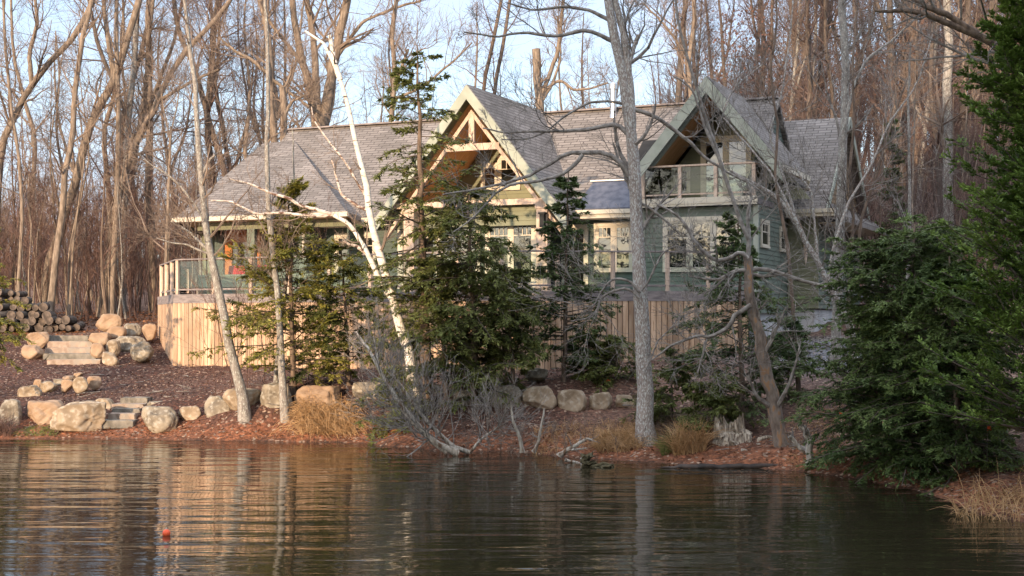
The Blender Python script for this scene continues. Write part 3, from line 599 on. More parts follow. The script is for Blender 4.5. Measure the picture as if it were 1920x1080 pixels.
def hardwood(name, label, stems, bark, twig, cfg, group=None, cat='tree', k0=10, limb_bark=None, limbs=(), base=None, leaf=None):
    """stems: [(points, r0, r1)], grown branches from cfg"""
    base = np.array(stems[0][0][0], float) if base is None else base
    root = empty(name, base); tag(root, label, cat, group)
    tb = MB(); lb = MB(); cb = MB(); m = 18
    def paths(L_):
        Ps, Rs = [], []
        for pts, r0, r1 in L_:
            P = smoothpath(pts, m, r0 * .10); s_ = np.linspace(0, 1, m); R0 = r0 + (r1 - r0) * s_
            Ps.append(P - base); Rs.append(R0 * (1 + rng.normal(0, .035, m)))
        return Ps, Rs
    Ps, Rs = paths(stems); Rs[0][0] *= 1.45; Rs[0][1] *= 1.12
    for P, r in zip(Ps, Rs): tb.tubes(P, r, k0)
    allP, allR = list(Ps), list(Rs)
    if limbs:
        Q, S = paths(limbs)
        for P, r in zip(Q, S): lb.tubes(P, r, 7)
        allP += Q; allR += S
    P, r = np.stack(allP), np.stack(allR)
    lv = []; cur = (P, r); 
    for i, c_ in enumerate(cfg):
        P2, r2 = grow(*cur, **c_); k = 5 if i == 0 else 3
        cb.tubes(P2, r2, k); cur = (P2, r2)
        if i == 0 and len(cfg) > 2: lv.append(cur)
    t = tb.build('trunk', bark, root, smooth=True)
    if limbs: lb.build('limb', limb_bark or bark, root, smooth=True)
    if leaf:
        lm, nl, ls = leaf; E = cur[0][:, -2:].reshape(-1, 3); E = E[rng.integers(0, len(E), nl)] + rng.normal(0, .06, (nl, 3))
        a = nrm(rng.normal(size=(nl, 3))); bb = nrm(np.cross(a, rng.normal(size=(nl, 3)))); g = MB(); g.quads(E, a*ls, bb*ls*.6); g.build('leaves', lm, root)
    cb.build('crown', twig, root)
    return root
def copytree(o, parent=None):
    c = o.copy(); C.objects.link(c)
    if parent: c.parent = parent
    for ch in [x for x in bpy.data.objects if x.parent == o]: copytree(ch, c)
    return c
KIDS = {}
def clone(proto, loc, rz, sc, label=None, group=None):
    if proto.name not in KIDS: KIDS[proto.name] = list(proto.children)
    c = proto.copy(); C.objects.link(c); c.location = loc; c.rotation_euler = (0, 0, rz); c.scale = sc
    for ch in KIDS[proto.name]: d = ch.copy(); C.objects.link(d); d.parent = c
    if label: c['label'] = label
    if group: c['group'] = group
    return c
def LP(pts, D, dz=0.0, off=None):
    """picture polyline at its real distance; optional per point distance"""
    out = []
    for i, p in enumerate(pts):
        d = p[2] if len(p) > 2 else D
        out.append(tuple(W(p[0], p[1], d)))
    return out
def rooted(pts, D, sink=.15):
    P = LP(pts, D); x, y = P[0][0], P[0][1]; z = gz(x, y) - sink; P[0] = (x, y, z) if P[0][2] > z - .6 else P[0]
    if P[0][2] > z: P.insert(0, (x, y, z))
    return P
fineA = [dict(n=9, t0=.25, t1=.98, ang=(30, 65), Lf=lambda t, p: (1.15 - t) * 2.6, rr=.45, m=8, up=.22, wig=.16),
         dict(n=6, t0=.15, t1=1, ang=(25, 60), Lf=lambda t, p: p * (.75 - .35 * t), rr=.5, m=6, up=.15, wig=.16),
         dict(n=6, t0=.15, t1=1, ang=(25, 60), Lf=lambda t, p: p * (.7 - .3 * t), rr=.5, m=4, up=.1, wig=.16, rmin=.0055)]
def cfgA(n1=9, n2=6, n3=6, L=2.6, t0=.25, rmin=.0055, up=.22, wig=.16):
    return [dict(n=n1, t0=t0, t1=.98, ang=(28, 65), Lf=lambda t, p: (1.2 - t) * L, rr=.42, m=8, up=up, wig=wig, rmin=rmin*1.6),
            dict(n=n2, t0=.12, t1=1, ang=(25, 60), Lf=lambda t, p: p * (.75 - .35 * t), rr=.5, m=6, up=up*.6, wig=wig, rmin=rmin*1.3),
            dict(n=n3, t0=.12, t1=1, ang=(25, 60), Lf=lambda t, p: p * (.7 - .3 * t), rr=.5, m=4, up=.1, wig=wig, rmin=rmin)]
# ---- birch in front of the deck
Db = 32.4
def px2r(px_, D): return px_ / F * D / 2
birch = hardwood('birch_tree', 'white birch leaning left before the deck, with peeling bark and a low forked limb',
    [(rooted([(782,735),(770,665),(752,610),(736,560),(718,500),(706,450),(694,400),(683,330),(668,265),(655,210),(638,150),(618,92),(600,72),(572,58)], Db), px2r(23, Db), px2r(4, Db)),
     (LP([(638,150),(628,120),(622,90),(618,66)], Db), px2r(11, Db), px2r(7, Db)), (LP([(735,560),(724,548),(706,515),(690,475),(668,438),(650,416),(626,404)], Db), px2r(11, Db), px2r(7, Db))],
    'birch', 'twig_brown', cfgA(5, 4, 4, .9, .1, .004), limb_bark='birch_limb',
    limbs=[(LP([(626,404),(600,395),(575,388),(556,383),(540,369),(520,367),(498,358),(470,345),(430,335)], Db), px2r(8, Db), px2r(2.5, Db)), (LP([(626,404),(590,405),(560,402),(520,399),(480,402),(455,388),(430,376),(395,376)], Db), px2r(7, Db), px2r(2.5, Db)),
           (LP([(688,372),(672,345),(649,305),(630,281),(604,249),(588,225),(584,200)], Db), px2r(6, Db), px2r(2, Db)), (LP([(692,395),(670,342+45),(640,325+40),(622,300)], Db), px2r(7, Db), px2r(3, Db)), (LP([(690,478),(670,462),(655,458),(645,452)], Db), px2r(8, Db), px2r(4, Db))])
# ---- leaning pale tree at the left, in front of the deck corner
D1 = 33.0
hardwood('shore_tree', 'leaning grey-barked bare tree before the left deck corner, pale patches up its stem', [(rooted([(460,795),(455,742),(440,685),(424,625),(415,560),(404,510),(392,465),(386,430),(384,395),(378,340),(373,290),(368,240),(372,190),(360,130),(352,60),(345,-30),(340,-120)], D1), px2r(20, D1), px2r(4, D1))],
    'bark_grey', 'twig_brown', cfgA(9, 6, 5, 1.9, .3, .0045), limbs=[(LP([(386,415),(366,385),(340,350),(312,325),(285,310),(262,290)], D1), px2r(6, D1), px2r(2, D1)), (LP([(392,470),(375,455),(362,440),(340,425)], D1), px2r(8, D1), px2r(3, D1)), (LP([(400,480),(375,470),(350,458),(320,455),(290,445)], D1), px2r(5, D1), px2r(2, D1)), (LP([(379,330),(392,300),(415,282),(430,262)], D1), px2r(6, D1), px2r(2, D1))])
hardwood('shore_tree', 'slim upright bare tree growing at the waterline beside the orange grass clump', [(rooted([(536,812),(531,745),(527,660),(522,570),(516,500),(508,440),(503,390),(502,330),(500,250),(505,170),(500,80),(497,-40)], 32.9), px2r(15, D1), px2r(5, D1))],
    'bark_grey', 'twig_brown', cfgA(9, 6, 5, 1.7, .35, .0045), limbs=[(LP([(520,540),(512,520),(500,505)], 32.9), .03, .015)])
hardwood('shore_tree', 'short pale stem rising just left behind the slim waterline tree', [(rooted([(513,785),(516,740),(519,690),(524,620),(535,540),(547,440),(552,330),(548,240)], 34), px2r(10, 34), px2r(2, 34))], 'bark_grey', 'twig_brown', cfgA(7, 4, 4, 1.2, .3, .0045))
# ---- big lichen covered tree
D4 = 28.6
hardwood('lichen_tree', 'tall thick grey tree speckled with lichen at the shore, forking above the roof', [(rooted([(1213,852),(1210,790),(1208,720),(1206,640),(1200,560),(1196,480),(1192,400),(1189,320),(1184,260),(1176,190),(1166,130),(1152,70),(1140,10),(1130,-80),(1122,-160)], D4), px2r(33, D4), px2r(13, D4)),
     (LP([(1184,240),(1182,180),(1176,110),(1166,50),(1150,-10),(1148,-100)], D4), px2r(20, D4), px2r(8, D4)), (LP([(1177,130),(1188,90),(1198,66)], D4), px2r(10, D4), px2r(8, D4))],
    'bark_lichen', 'twig_grey', cfgA(5, 6, 5, 1.8, .3, .005), limb_bark='twig_grey',
    limbs=[(LP([(1186,262),(1168,240),(1150,230),(1115,242),(1080,244),(1040,246),(1000,246),(950,250),(905,240)], D4), px2r(10, D4), px2r(2.5, D4)),
           (LP([(1190,345),(1172,315),(1150,292),(1120,284),(1090,287),(1060,285),(1040,305),(1010,318),(985,335),(940,345),(890,355),(830,365)], D4), px2r(11, D4), px2r(3, D4)),
           (LP([(1093,290),(1080,308),(1050,330),(1010,340),(960,345),(930,360),(905,390),(880,415),(850,435)], 28.2), px2r(8, D4), px2r(2, D4)),
           (LP([(1184,200),(1150,190),(1110,190),(1080,205),(1050,225),(1020,250),(985,262),(940,262)], D4), px2r(6, D4), px2r(2, D4)),
           (LP([(1186,205),(1215,212),(1245,228),(1268,248),(1290,262),(1315,290),(1345,310),(1375,330),(1410,345),(1440,372)], D4), px2r(9, D4), px2r(3, D4)),
           (LP([(1192,385),(1205,382),(1225,395),(1250,415),(1275,440)], D4), px2r(7, D4), px2r(3, D4)),
           (LP([(1200,560),(1186,545),(1170,540),(1150,545),(1128,556),(1118,585),(1100,598),(1070,602)], 28.3), px2r(6, D4), px2r(2, D4)),
           (LP([(1200,550),(1185,530),(1165,522),(1145,525),(1128,545),(1116,570),(1090,590)], 28.3), px2r(6, D4), px2r(2, D4)),
           (LP([(1207,700),(1222,670),(1232,640),(1262,612),(1275,590)], 28.3), px2r(4, D4), px2r(2, D4)),
           (LP([(1202,545),(1215,530),(1226,505),(1240,478),(1262,462),(1272,460)], 28.2), px2r(5, D4), px2r(3, D4)), (LP([(1155,80),(1100,55),(1040,70),(980,60),(930,70),(870,60)], D4), px2r(9, D4), px2r(3, D4)), (LP([(1145,40),(1110,20),(1060,12),(1000,20),(950,5)], D4), px2r(8, D4), px2r(3, D4))])
# ---- crooked tree with hollow trunk
D5 = 27.2
hardwood('crooked_tree', 'crooked bare tree with rotten lower trunk and wide mossy arms at the right shore', [(rooted([(1472,872),(1462,810),(1452,760),(1440,715),(1430,665),(1422,620),(1412,580),(1404,540),(1400,508),(1402,480)], D5), px2r(30, D5), px2r(16, D5))],
    'bark_rot', 'twig_grey', cfgA(6, 5, 5, 1.3, .15, .004), limb_bark='twig_grey',
    limbs=[(LP([(1402,508),(1385,506),(1365,515),(1345,525),(1320,522),(1292,518)], D5), px2r(9, D5), px2r(3, D5)), (LP([(1404,508),(1425,503),(1450,508),(1475,515),(1500,525),(1530,532),(1552,540),(1580,545,27.6),(1610,545,28),(1640,535,28),(1655,520,28)], D5), px2r(9, D5), px2r(3, D5)),
           (LP([(1402,512),(1430,518),(1452,516),(1470,513)], D5), px2r(8, D5), px2r(5, D5)), (LP([(1402,505),(1382,508),(1358,520),(1340,540),(1318,550)], D5), px2r(8, D5), px2r(3, D5)),
           (LP([(1408,572),(1392,582),(1375,592),(1372,608),(1355,622),(1328,632),(1310,628),(1290,636),(1262,645),(1240,662),(1222,675)], 27), px2r(10, D5), px2r(3, D5)),
           (LP([(1326,634),(1320,660),(1312,680)], 27), px2r(4, D5), px2r(3, D5)), (LP([(1322,640),(1318,665),(1308,700)], 27), .025, .012),
           (LP([(1402,485),(1388,470),(1362,488),(1340,488),(1318,472),(1300,450),(1288,425),(1272,405),(1250,392),(1232,384)], 27), px2r(9, D5), px2r(4, D5)),
           (LP([(1402,482),(1405,450),(1402,425),(1402,395),(1410,370),(1400,340)], D5), px2r(10, D5), px2r(3, D5)), (LP([(1404,452),(1390,420),(1372,370),(1352,310),(1340,270),(1328,235),(1312,190),(1305,160),(1290,110),(1270,40),(1262,-60)], 27), px2r(8, D5), px2r(4, D5)),
           (LP([(1355,312),(1340,280),(1322,240),(1300,170),(1275,148),(1262,143)], 26.9), px2r(7, D5), px2r(2.5, D5))])
# ---- slanting tree rising to the left over the garage
D6 = 31.5
hardwood('slanting_tree', 'slanting mossy tree rising from right to upper left before the garage corner', [(rooted([(1610,640),(1594,610),(1575,575),(1552,530),(1535,495),(1512,455),(1495,420),(1475,390),(1455,368),(1428,350),(1400,338),(1370,322)], D6), px2r(14, D6), px2r(7, D6))],
    'bark_lichen', 'twig_grey', cfgA(12, 6, 5, 2.2, .2, .0045), limbs=[(LP([(1535,495),(1530,450),(1526,410),(1522,360),(1500,330),(1490,310)], D6), px2r(6, D6), px2r(3, D6)), (LP([(1495,420),(1475,350),(1440,250),(1465,180),(1480,80),(1490,-20)], D6), px2r(6, D6), px2r(2, D6)),
           (LP([(1552,530),(1560,470),(1590,380),(1640,300),(1665,230),(1720,160),(1750,60)], 31), px2r(6, D6), px2r(2, D6)),(LP([(1495,420),(1450,330),(1400,270),(1350,215),(1380,160),(1430,120)], 31), px2r(6, D6), px2r(2, D6))])
hardwood('grey_tree', 'straight smooth grey trunk standing at the right corner of the garage roof', [(rooted([(1565,665),(1568,600),(1572,520),(1575,430),(1578,330),(1584,200),(1586,100),(1580,0),(1578,-120)], 33.5), px2r(19, 33), px2r(14, 33))], 'bark_grey', 'twig_grey', cfgA(10, 6, 5, 2.6, .45, .005),
    limbs=[(LP([(1583,240),(1600,160),(1625,110),(1680,70),(1730,20)], 33), px2r(7, 33), px2r(3, 33))])
for i, (pts, D, lab) in enumerate([([(1600,640),(1590,560),(1594,480),(1602,400),(1590,330),(1602,250),(1598,120),(1610,-20)], 32.5, 'thin dark-barked stem right of the straight grey trunk'),
        ([(1500,560),(1478,470),(1466,400),(1450,330),(1462,240),(1440,150),(1460,40),(1450,-60)], 31, 'thin dark stem curving up across the garage roof'),
        ([(1640,600),(1620,500),(1608,430),(1640,340),(1665,250),(1700,150)], 32, 'slender stem bending right beside the garage end'),
        ([(1690,640),(1702,520),(1706,400),(1705,300),(1702,200),(1708,80)], 34, 'very straight pale sapling standing among small dark firs')]):
    hardwood('bare_sapling', lab, [(rooted(pts, D), px2r(9, D), px2r(3, D))], 'bark_dark' if i < 3 else 'bark_grey', 'twig_dark' if i < 3 else 'twig_grey', cfgA(9, 5, 5, 1.9, .2, .0045), k0=7)
# ---- limb of the tree standing just right of the frame
hardwood('overhanging_tree', 'thick arching limb entering from the upper right corner above the cedar', [([W(2080, 1000, 22), W(2070, 600, 22), W(2040, 300, 22), W(2010, 100, 22), W(1990, -200, 22)], .28, .14)],
    'bark_dark', 'twig_grey', cfgA(7, 6, 5, 2.0, .1, .004), limbs=[(LP([(2025,200),(1960,150),(1905,115),(1860,80),(1830,62),(1790,52),(1755,35),(1725,20),(1700,18),(1665,25),(1640,20)], 22), px2r(26, 22), px2r(6, 22)), (LP([(1830,62),(1780,30),(1720,5),(1690,-20),(1650,-60)], 22), px2r(14, 22), px2r(6, 22))], limb_bark='bark_dark')
# ---- sunlit trees of the wood behind, one by one
def r_(w_, D): return px2r(w_, D)
BG = [
 ('thick hardwood leaning right at the left edge of the wood, forking near the top', 52, [([(-20,330),(0,278),(22,230),(48,174),(81,126),(122,89),(152,52),(175,0),(190,-80)], 19, 9), ([(60,160),(55,100),(70,40),(60,-60)], 10, 5)], 'bark'),
 ('tall hardwood left of the woodpile that sways up between two leaning trunks', 50, [([(92,560),(104,480),(118,400),(122,320),(137,260),(140,185),(148,111),(159,48),(174,0),(182,-90)], 15, 8)], 'bark'),
 ('broad hardwood curving right above the woodpile to the top of the frame', 53, [([(76,565),(95,490),(122,400),(148,315),(163,255),(185,196),(215,155),(226,122),(238,80),(252,30),(267,-10),(275,-90)], 22, 11), ([(215,155),(205,90),(195,20),(190,-60)], 11, 6)], 'bark'),
 ('straight slim sunlit trunk between the woodpile and the screened porch', 51, [([(208,570),(214,470),(218,400),(222,296),(222,185),(218,74),(218,0),(222,-90)], 12, 7)], 'bark'),
 ('long hardwood leaning far right with a broken side stub at mid height', 54, [([(190,570),(205,470),(218,380),(230,333),(252,270),(289,207),(307,159),(344,96),(389,52),(418,22),(450,-30)], 17, 8), ([(250,290),(246,262),(252,252)], 10, 6), ([(289,195),(330,170),(365,150),(410,130)], 7, 4)], 'bark'),
 ('grey straight hardwood directly behind the long right-leaning one', 57, [([(228,570),(232,420),(237,300),(240,222),(252,130),(255,44),(259,0),(262,-90)], 15, 9)], 'bark_grey'),
 ('small pale snag with a brush of thin shoots on top, left of the porch roof', 50, [([(305,575),(312,470),(315,400),(318,296),(321,237)], 8, 5), ([(319,260),(308,210),(300,160)], 3, 2), ([(320,250),(332,200),(338,150)], 3, 2)], 'bark'),
 ('dark hardwood leaning left over the porch roof edge', 56, [([(470,560),(445,400),(418,315),(389,215),(370,148),(355,92),(333,66),(326,0),(320,-80)], 16, 7), ([(389,215),(400,140),(396,60),(410,-20)], 9, 5)], 'bark_dark'),
 ('dark slim hardwood parallel to and right of the one leaning over the porch', 57, [([(470,560),(446,380),(430,315),(415,222),(398,148),(402,60),(412,0),(420,-80)], 12, 6)], 'bark_dark'),
 ('tall sunlit trunk rising behind the left end of the roof ridge', 53, [([(520,560),(516,380),(514,260),(507,185),(507,111),(500,37),(485,0),(478,-90)], 18, 10), ([(505,140),(470,110),(440,95),(410,70)], 8, 4), ([(512,150),(545,175),(580,200)], 7, 4)], 'bark'),
 ('broken dead stub with splintered orange wood behind the roof end', 51, [([(530,560),(530,330),(531,260),(533,207),(529,163)], 16, 12), ([(533,215),(548,190),(572,178)], 7, 4), ([(531,170),(545,140),(550,110)], 5, 3)], 'bark'),
 ('massive many-stemmed hardwood towering over the left roof ridge', 54, [([(600,560),(598,380),(594,237),(582,160),(562,95),(550,30),(540,-80)], 22, 10), ([(604,300),(606,237),(618,160),(637,70),(650,0),(665,-80)], 24, 13), ([(598,237),(592,150),(588,80),(575,0),(570,-80)], 16, 8), ([(590,200),(566,120),(540,85),(505,40),(490,0)], 9, 5), ([(628,110),(680,40),(740,15),(790,0)], 8, 4)], 'bark'),
 ('pale crooked trunk with a splintered broken fork left of the front gable', 52, [([(735,560),(732,330),(731,230),(738,185),(742,130),(733,60),(745,0),(752,-80)], 13, 7), ([(740,165),(752,130),(765,92)], 9, 5), ([(740,185),(790,165),(850,115),(885,80)], 6, 3)], 'bark'),
 ('dark slim pair of stems behind the front gable, left one', 60, [([(905,400),(905,170),(918,110),(930,50),(945,-20),(950,-90)], 9, 6)], 'bark_dark'),
 ('dark slim pair of stems behind the front gable, right one', 60, [([(925,400),(925,175),(940,100),(950,50),(958,-20),(965,-90)], 9, 6)], 'bark_dark'),
 ('stout sunlit trunk snapped off flat above the main ridge between the gables', 52, [([(1015,560),(1013,330),(1012,215),(1008,150),(1005,92)], 19, 15), ([(1015,180),(1030,140),(1045,100),(1052,40),(1060,-30)], 9, 5), ([(1015,175),(1045,150),(1060,155),(1075,170),(1110,165),(1140,155)], 7, 3), ([(1016,190),(1035,160),(1052,110),(1045,30)], 6, 3)], 'bark'),
 ('orange sunlit trunk with a twisting top just left of the balcony gable', 54, [([(1300,560),(1300,330),(1298,190),(1290,140),(1292,90),(1303,50),(1300,0),(1296,-80)], 12, 7), ([(1292,110),(1268,75),(1240,40),(1205,5)], 6, 3)], 'bark'),
 ('pale forked trunk standing behind the garage ridge', 60, [([(1480,560),(1482,220),(1488,150),(1495,90),(1500,0)], 8, 5), ([(1484,200),(1500,140),(1520,80)], 5, 3)], 'bark_grey'),
 ('pale grey trunk behind the garage ridge, right of the forked one', 61, [([(1514,560),(1514,220),(1520,160),(1528,90),(1530,-40)], 9, 6)], 'bark_grey'),
 ('pale leaning trunk among reddish brush on the right slope', 58, [([(1715,480),(1722,400),(1728,300),(1740,200),(1752,110),(1760,0)], 12, 7), ([(1735,240),(1712,190),(1700,150)], 6, 3)], 'bark_grey'),
 ('broad dim trunk high on the right slope left of the cedar', 60, [([(1728,470),(1724,300),(1718,180),(1712,60),(1708,-60)], 19, 13)], 'bark_dark'),
 ('thick pale trunk at the right slope top half hidden by the cedar', 50, [([(1780,520),(1778,330),(1776,200),(1778,60),(1774,-60)], 22, 15)], 'bark_grey'),
 ('lone lit young trunk at the far left edge above the yellow hemlock', 50, [([(30,570),(38,480),(42,400),(36,300),(18,180),(8,60),(4,-60)], 8, 5)], 'bark'),
]
for lab, D, st, bk in BG:
    S = [(rooted(st[0][0], D), r_(st[0][1], D), r_(st[0][2], D))] + [(LP(p, D), r_(a, D), r_(c_, D)) for p, a, c_ in st[1:]]
    stub = 'snap' in lab or 'stub with' in lab
    hardwood('hardwood_tree', lab, S, bk, {'bark': 'twig_brown', 'bark_dark': 'twig_red', 'bark_grey': 'twig_brown'}[bk], cfgA(10 if len(S) < 3 else 8, 7, 6, 3.4 if not stub else 2.2, .35, .0062), k0=8)
# ------------------------------------------------------------------ conifers
def conifer(name, label, path, r0, Rmax, leafm, nbr=90, ntw=14, nlf=9, start=.12, power=.8, droop=-.25, ls=.05, lw=.017, bark='bark_dark', ang=(58, 108), side=None, tw=.34, bare=.0, group=None, prof=None, cat='conifer', bark_twig='twig_dark', upr=0.0, dens=1.0, topb=.97):
    nlf = int(nlf * 2.05); ls *= .92; lw *= .82; ntw = int(ntw * 1.15)
    base = np.array(path[0], float); root = empty(name, base); tag(root, label, cat, group)
    m = 20; P = smoothpath(path, m, r0*.15) - base; Rd = np.linspace(r0, .012, m); Rd[0] *= 1.3
    tb = MB(); tb.tubes(P, Rd, 8); tb.build('trunk', bark, root, smooth=True)
    t = start + (topb - start) * (np.arange(nbr) + rng.random(nbr)) / nbr
    f = t * (m-1); i0 = np.minimum(f.astype(int), m-2); fr = (f - i0)[:, None]; st = P[i0]*(1-fr) + P[i0+1]*fr
    s_ = (t - start) / (1 - start); L = Rmax * ((1 - s_) ** power if prof is None else np.interp(s_, *prof)) * (.55 + .65 * rng.random(nbr)) + .12
    az = rng.random(nbr) * 2 * np.pi
    if side is not None: az = np.where(rng.random(nbr) < side[1], side[0] + rng.normal(0, .9, nbr), az)
    el = R_(90) - R_(1) * (ang[0] + (ang[1]-ang[0]) * rng.random(nbr)) + upr * s_
    d = np.stack([np.cos(az)*np.cos(el), np.sin(az)*np.cos(el), np.sin(el)], 1)
    mb_ = 8; B = np.empty((nbr, mb_, 3)); B[:, 0] = st; cur = d
    for j in range(1, mb_):
        cur = nrm(cur + np.array([0, 0, droop]) / mb_ * (1.6 if j > 2 else .3) + rng.normal(0, .07, (nbr, 3))); B[:, j] = B[:, j-1] + cur * (L / (mb_-1))[:, None]
    br = np.interp(t, np.linspace(0, 1, m), Rd) * .22 + .003; BR = br[:, None] * np.linspace(1, .25, mb_)[None]
    cb = MB(); cb.tubes(B, BR, 4)
    # flat side sprays
    N = nbr; k = ntw; idx = np.repeat(np.arange(N), k); K = len(idx); tt = .12 + .88 * rng.random(K) ** .8
    f = tt*(mb_-1); i0 = np.minimum(f.astype(int), mb_-2); fr = (f-i0)[:, None]; s0 = B[idx, i0]*(1-fr) + B[idx, i0+1]*fr; T = nrm(B[idx, i0+1]-B[idx, i0])
    sgn = np.where(rng.random(K) < .5, -1, 1)[:, None]; lat = nrm(np.cross(T, np.array([0, 0, 1.]))) * sgn
    Lt = (tw * (1.15 - tt*.75)) * np.minimum(L[idx], 2.2) * (.5 + .7*rng.random(K)); Lt = np.maximum(Lt, .08)
    dt = nrm(T * (.55 + .5*rng.random((K, 1))) + lat * .9 + rng.normal(0, .27, (K, 3)) + np.array([0, 0, -.16 + upr*.6]))
    mt = 4; Tw = np.empty((K, mt, 3)); Tw[:, 0] = s0; cur = dt
    for j in range(1, mt): cur = nrm(cur + np.array([0, 0, droop*.25]) + rng.normal(0, .08, (K, 3))); Tw[:, j] = Tw[:, j-1] + cur * (Lt/(mt-1))[:, None]
    cb.tubes(Tw, np.tile(np.array([[.0034, .0028, .002, .0012]]), (K, 1)), 3)
    live = rng.random(K) > bare; Tw, Lt, dt = Tw[live], Lt[live], dt[live]; K = len(Tw)
    n2 = nlf; id2 = np.repeat(np.arange(K), n2); Q = len(id2); u_ = rng.random(Q); f = u_*(mt-1); i0 = np.minimum(f.astype(int), mt-2); fr = (f-i0)[:, None]
    c0 = Tw[id2, i0]*(1-fr) + Tw[id2, i0+1]*fr; T2 = nrm(Tw[id2, i0+1]-Tw[id2, i0])
    up = nrm(np.array([0, 0, 1.]) + rng.normal(0, .35, (Q, 3))); l2 = nrm(np.cross(T2, up)); sg = np.where(rng.random(Q) < .5, -1, 1)[:, None]
    a = nrm(T2*.8 + l2*sg*(.35 + .6*rng.random((Q, 1))) + rng.normal(0, .12, (Q, 3))); bb = nrm(np.cross(a, up)); sz = (ls * (.6 + .8*rng.random(Q)))[:, None]
    g = MB(); g.quads(c0 + a*sz*.9, a*sz, bb*sz*(lw/ls)*1.0); g.build('foliage', leafm, root)
    cb.build('branches', bark_twig, root); return root
def con(name, label, pts, D, rpx, Rpx, leafm, **kw): return conifer(name, label, rooted(pts, D), px2r(rpx, D), Rpx / F * D, leafm, **kw)
hem = dict(droop=-.35, ls=.055, lw=.018)
con('hemlock', 'tall sparse hemlock with feathery top standing beside the birch', [(800,700),(796,560),(790,420),(786,280),(784,160),(782,80)], 32.6, 26, 125, 'hemlock', nbr=92, ntw=14, nlf=9, start=.2, prof=([0,.15,.5,.8,1],[.9,1,.95,.55,.15]), droop=-.2, ls=.055, lw=.018, tw=.30)
con('hemlock', 'dense dark hemlock in front of the middle windows', [(888,770),(890,650),(885,540),(880,440),(876,345)], 32.0, 18, 150, 'hemlock', nbr=125, ntw=17, nlf=11, start=.12, prof=([0,.3,.7,1],[.85,1,.8,.2]), **hem)
con('hemlock', 'lower hemlock filling the gap between the birch and the dense dark one', [(838,780),(835,700),(828,620),(822,540),(820,480)], 32.4, 12, 130, 'hemlock', nbr=90, ntw=15, nlf=11, start=.03, prof=([0,.3,.7,1],[.8,1,.8,.2]), **hem)
con('hemlock', 'small hemlock to the right below the dense dark one', [(965,770),(962,700),(955,620),(950,540),(948,500)], 31.8, 10, 85, 'hemlock', nbr=60, ntw=13, nlf=10, start=.3, prof=([0,.3,.7,1],[.7,1,.8,.2]), **hem)
con('spruce_tree', 'pointed spruce between the dense hemlock and the lichen covered tree', [(1056,765),(1059,650),(1062,500),(1064,400),(1066,318)], 32.8, 10, 88, 'spruce', nbr=115, ntw=13, nlf=11, start=.12, prof=([0,.2,.35,1],[.5,1,1,.04]), droop=-.18, ls=.045, lw=.017, ang=(72, 98), tw=.3)
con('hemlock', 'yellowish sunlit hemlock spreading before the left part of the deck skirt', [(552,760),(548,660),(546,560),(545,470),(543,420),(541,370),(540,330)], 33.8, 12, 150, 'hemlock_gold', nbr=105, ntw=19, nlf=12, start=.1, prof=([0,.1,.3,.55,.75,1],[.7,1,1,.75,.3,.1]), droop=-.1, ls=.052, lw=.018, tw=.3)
con('hemlock', 'green young hemlock between the yellowish one and the birch', [(655,735),(652,660),(648,580),(642,500),(638,450)], 34.2, 9, 105, 'hemlock', nbr=75, ntw=14, nlf=10, start=.15, prof=([0,.2,.6,1],[.8,1,.8,.2]), **hem)
con('hemlock', 'wide drooping hemlock wrapped around the crooked tree', [(1392,800),(1391,700),(1388,600),(1386,500),(1384,398)], 29.6, 13, 150, 'spruce', nbr=100, ntw=14, nlf=10, start=.08, prof=([0,.1,.35,.6,1],[.7,1,.95,.55,.08]), droop=-.25, ls=.05, lw=.017, tw=.27)
for i, (px, py, top, D, Rp, lab) in enumerate([(1158,745,630,32.9,75,'low hemlock sapling over the boulder wall left of the lichen covered tree'),(1262,800,650,30.0,85,'low hemlock sapling just right of the lichen covered tree'),(1330,830,690,28.6,80,'low hemlock sapling above the jagged stump'),
        (1480,760,600,31.0,75,'low dark fir at the foot of the gravel bank'),(735,800,700,32.2,70,'low hemlock sapling behind the fallen brushy tree'),(1105,735,620,33.6,55,'small hemlock close to the middle of the deck skirt')]):
    con('young_hemlock', lab, [(px,py),(px-2,(py+top)/2),(px+2,top)], D, 5, Rp, 'hemlock' if i != 3 else 'hemlock_dark', nbr=46, ntw=12, nlf=9, start=.1, group='young hemlocks along the shore', prof=([0,.3,.7,1],[.9,1,.7,.15]), **hem)
dk = dict(droop=-.3, ls=.04, lw=.0145, tw=.33)
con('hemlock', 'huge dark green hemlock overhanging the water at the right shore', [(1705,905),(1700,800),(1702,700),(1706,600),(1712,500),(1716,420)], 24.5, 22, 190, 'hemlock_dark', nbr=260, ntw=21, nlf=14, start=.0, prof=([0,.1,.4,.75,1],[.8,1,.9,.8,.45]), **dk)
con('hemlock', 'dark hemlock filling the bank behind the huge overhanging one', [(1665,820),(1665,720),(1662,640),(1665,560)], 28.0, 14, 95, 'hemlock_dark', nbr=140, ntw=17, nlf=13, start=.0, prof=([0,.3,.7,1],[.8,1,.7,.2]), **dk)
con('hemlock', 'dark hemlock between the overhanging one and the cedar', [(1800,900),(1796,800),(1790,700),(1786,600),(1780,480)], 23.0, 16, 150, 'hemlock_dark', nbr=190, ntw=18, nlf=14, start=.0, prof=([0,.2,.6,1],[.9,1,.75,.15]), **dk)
con('cedar_tree', 'tall bright green cedar filling the right edge of the view', [(1965,900),(1960,700),(1955,400),(1950,100),(1945,-180),(1945,-330)], 20.5, 26, 200, 'cedar', nbr=560, ntw=18, nlf=13, start=.09, prof=([0,.12,.35,.6,.8,1],[1,1,.92,.62,.42,.1]), droop=.25, ls=.037, lw=.017, ang=(55, 95), tw=.3, upr=.3)
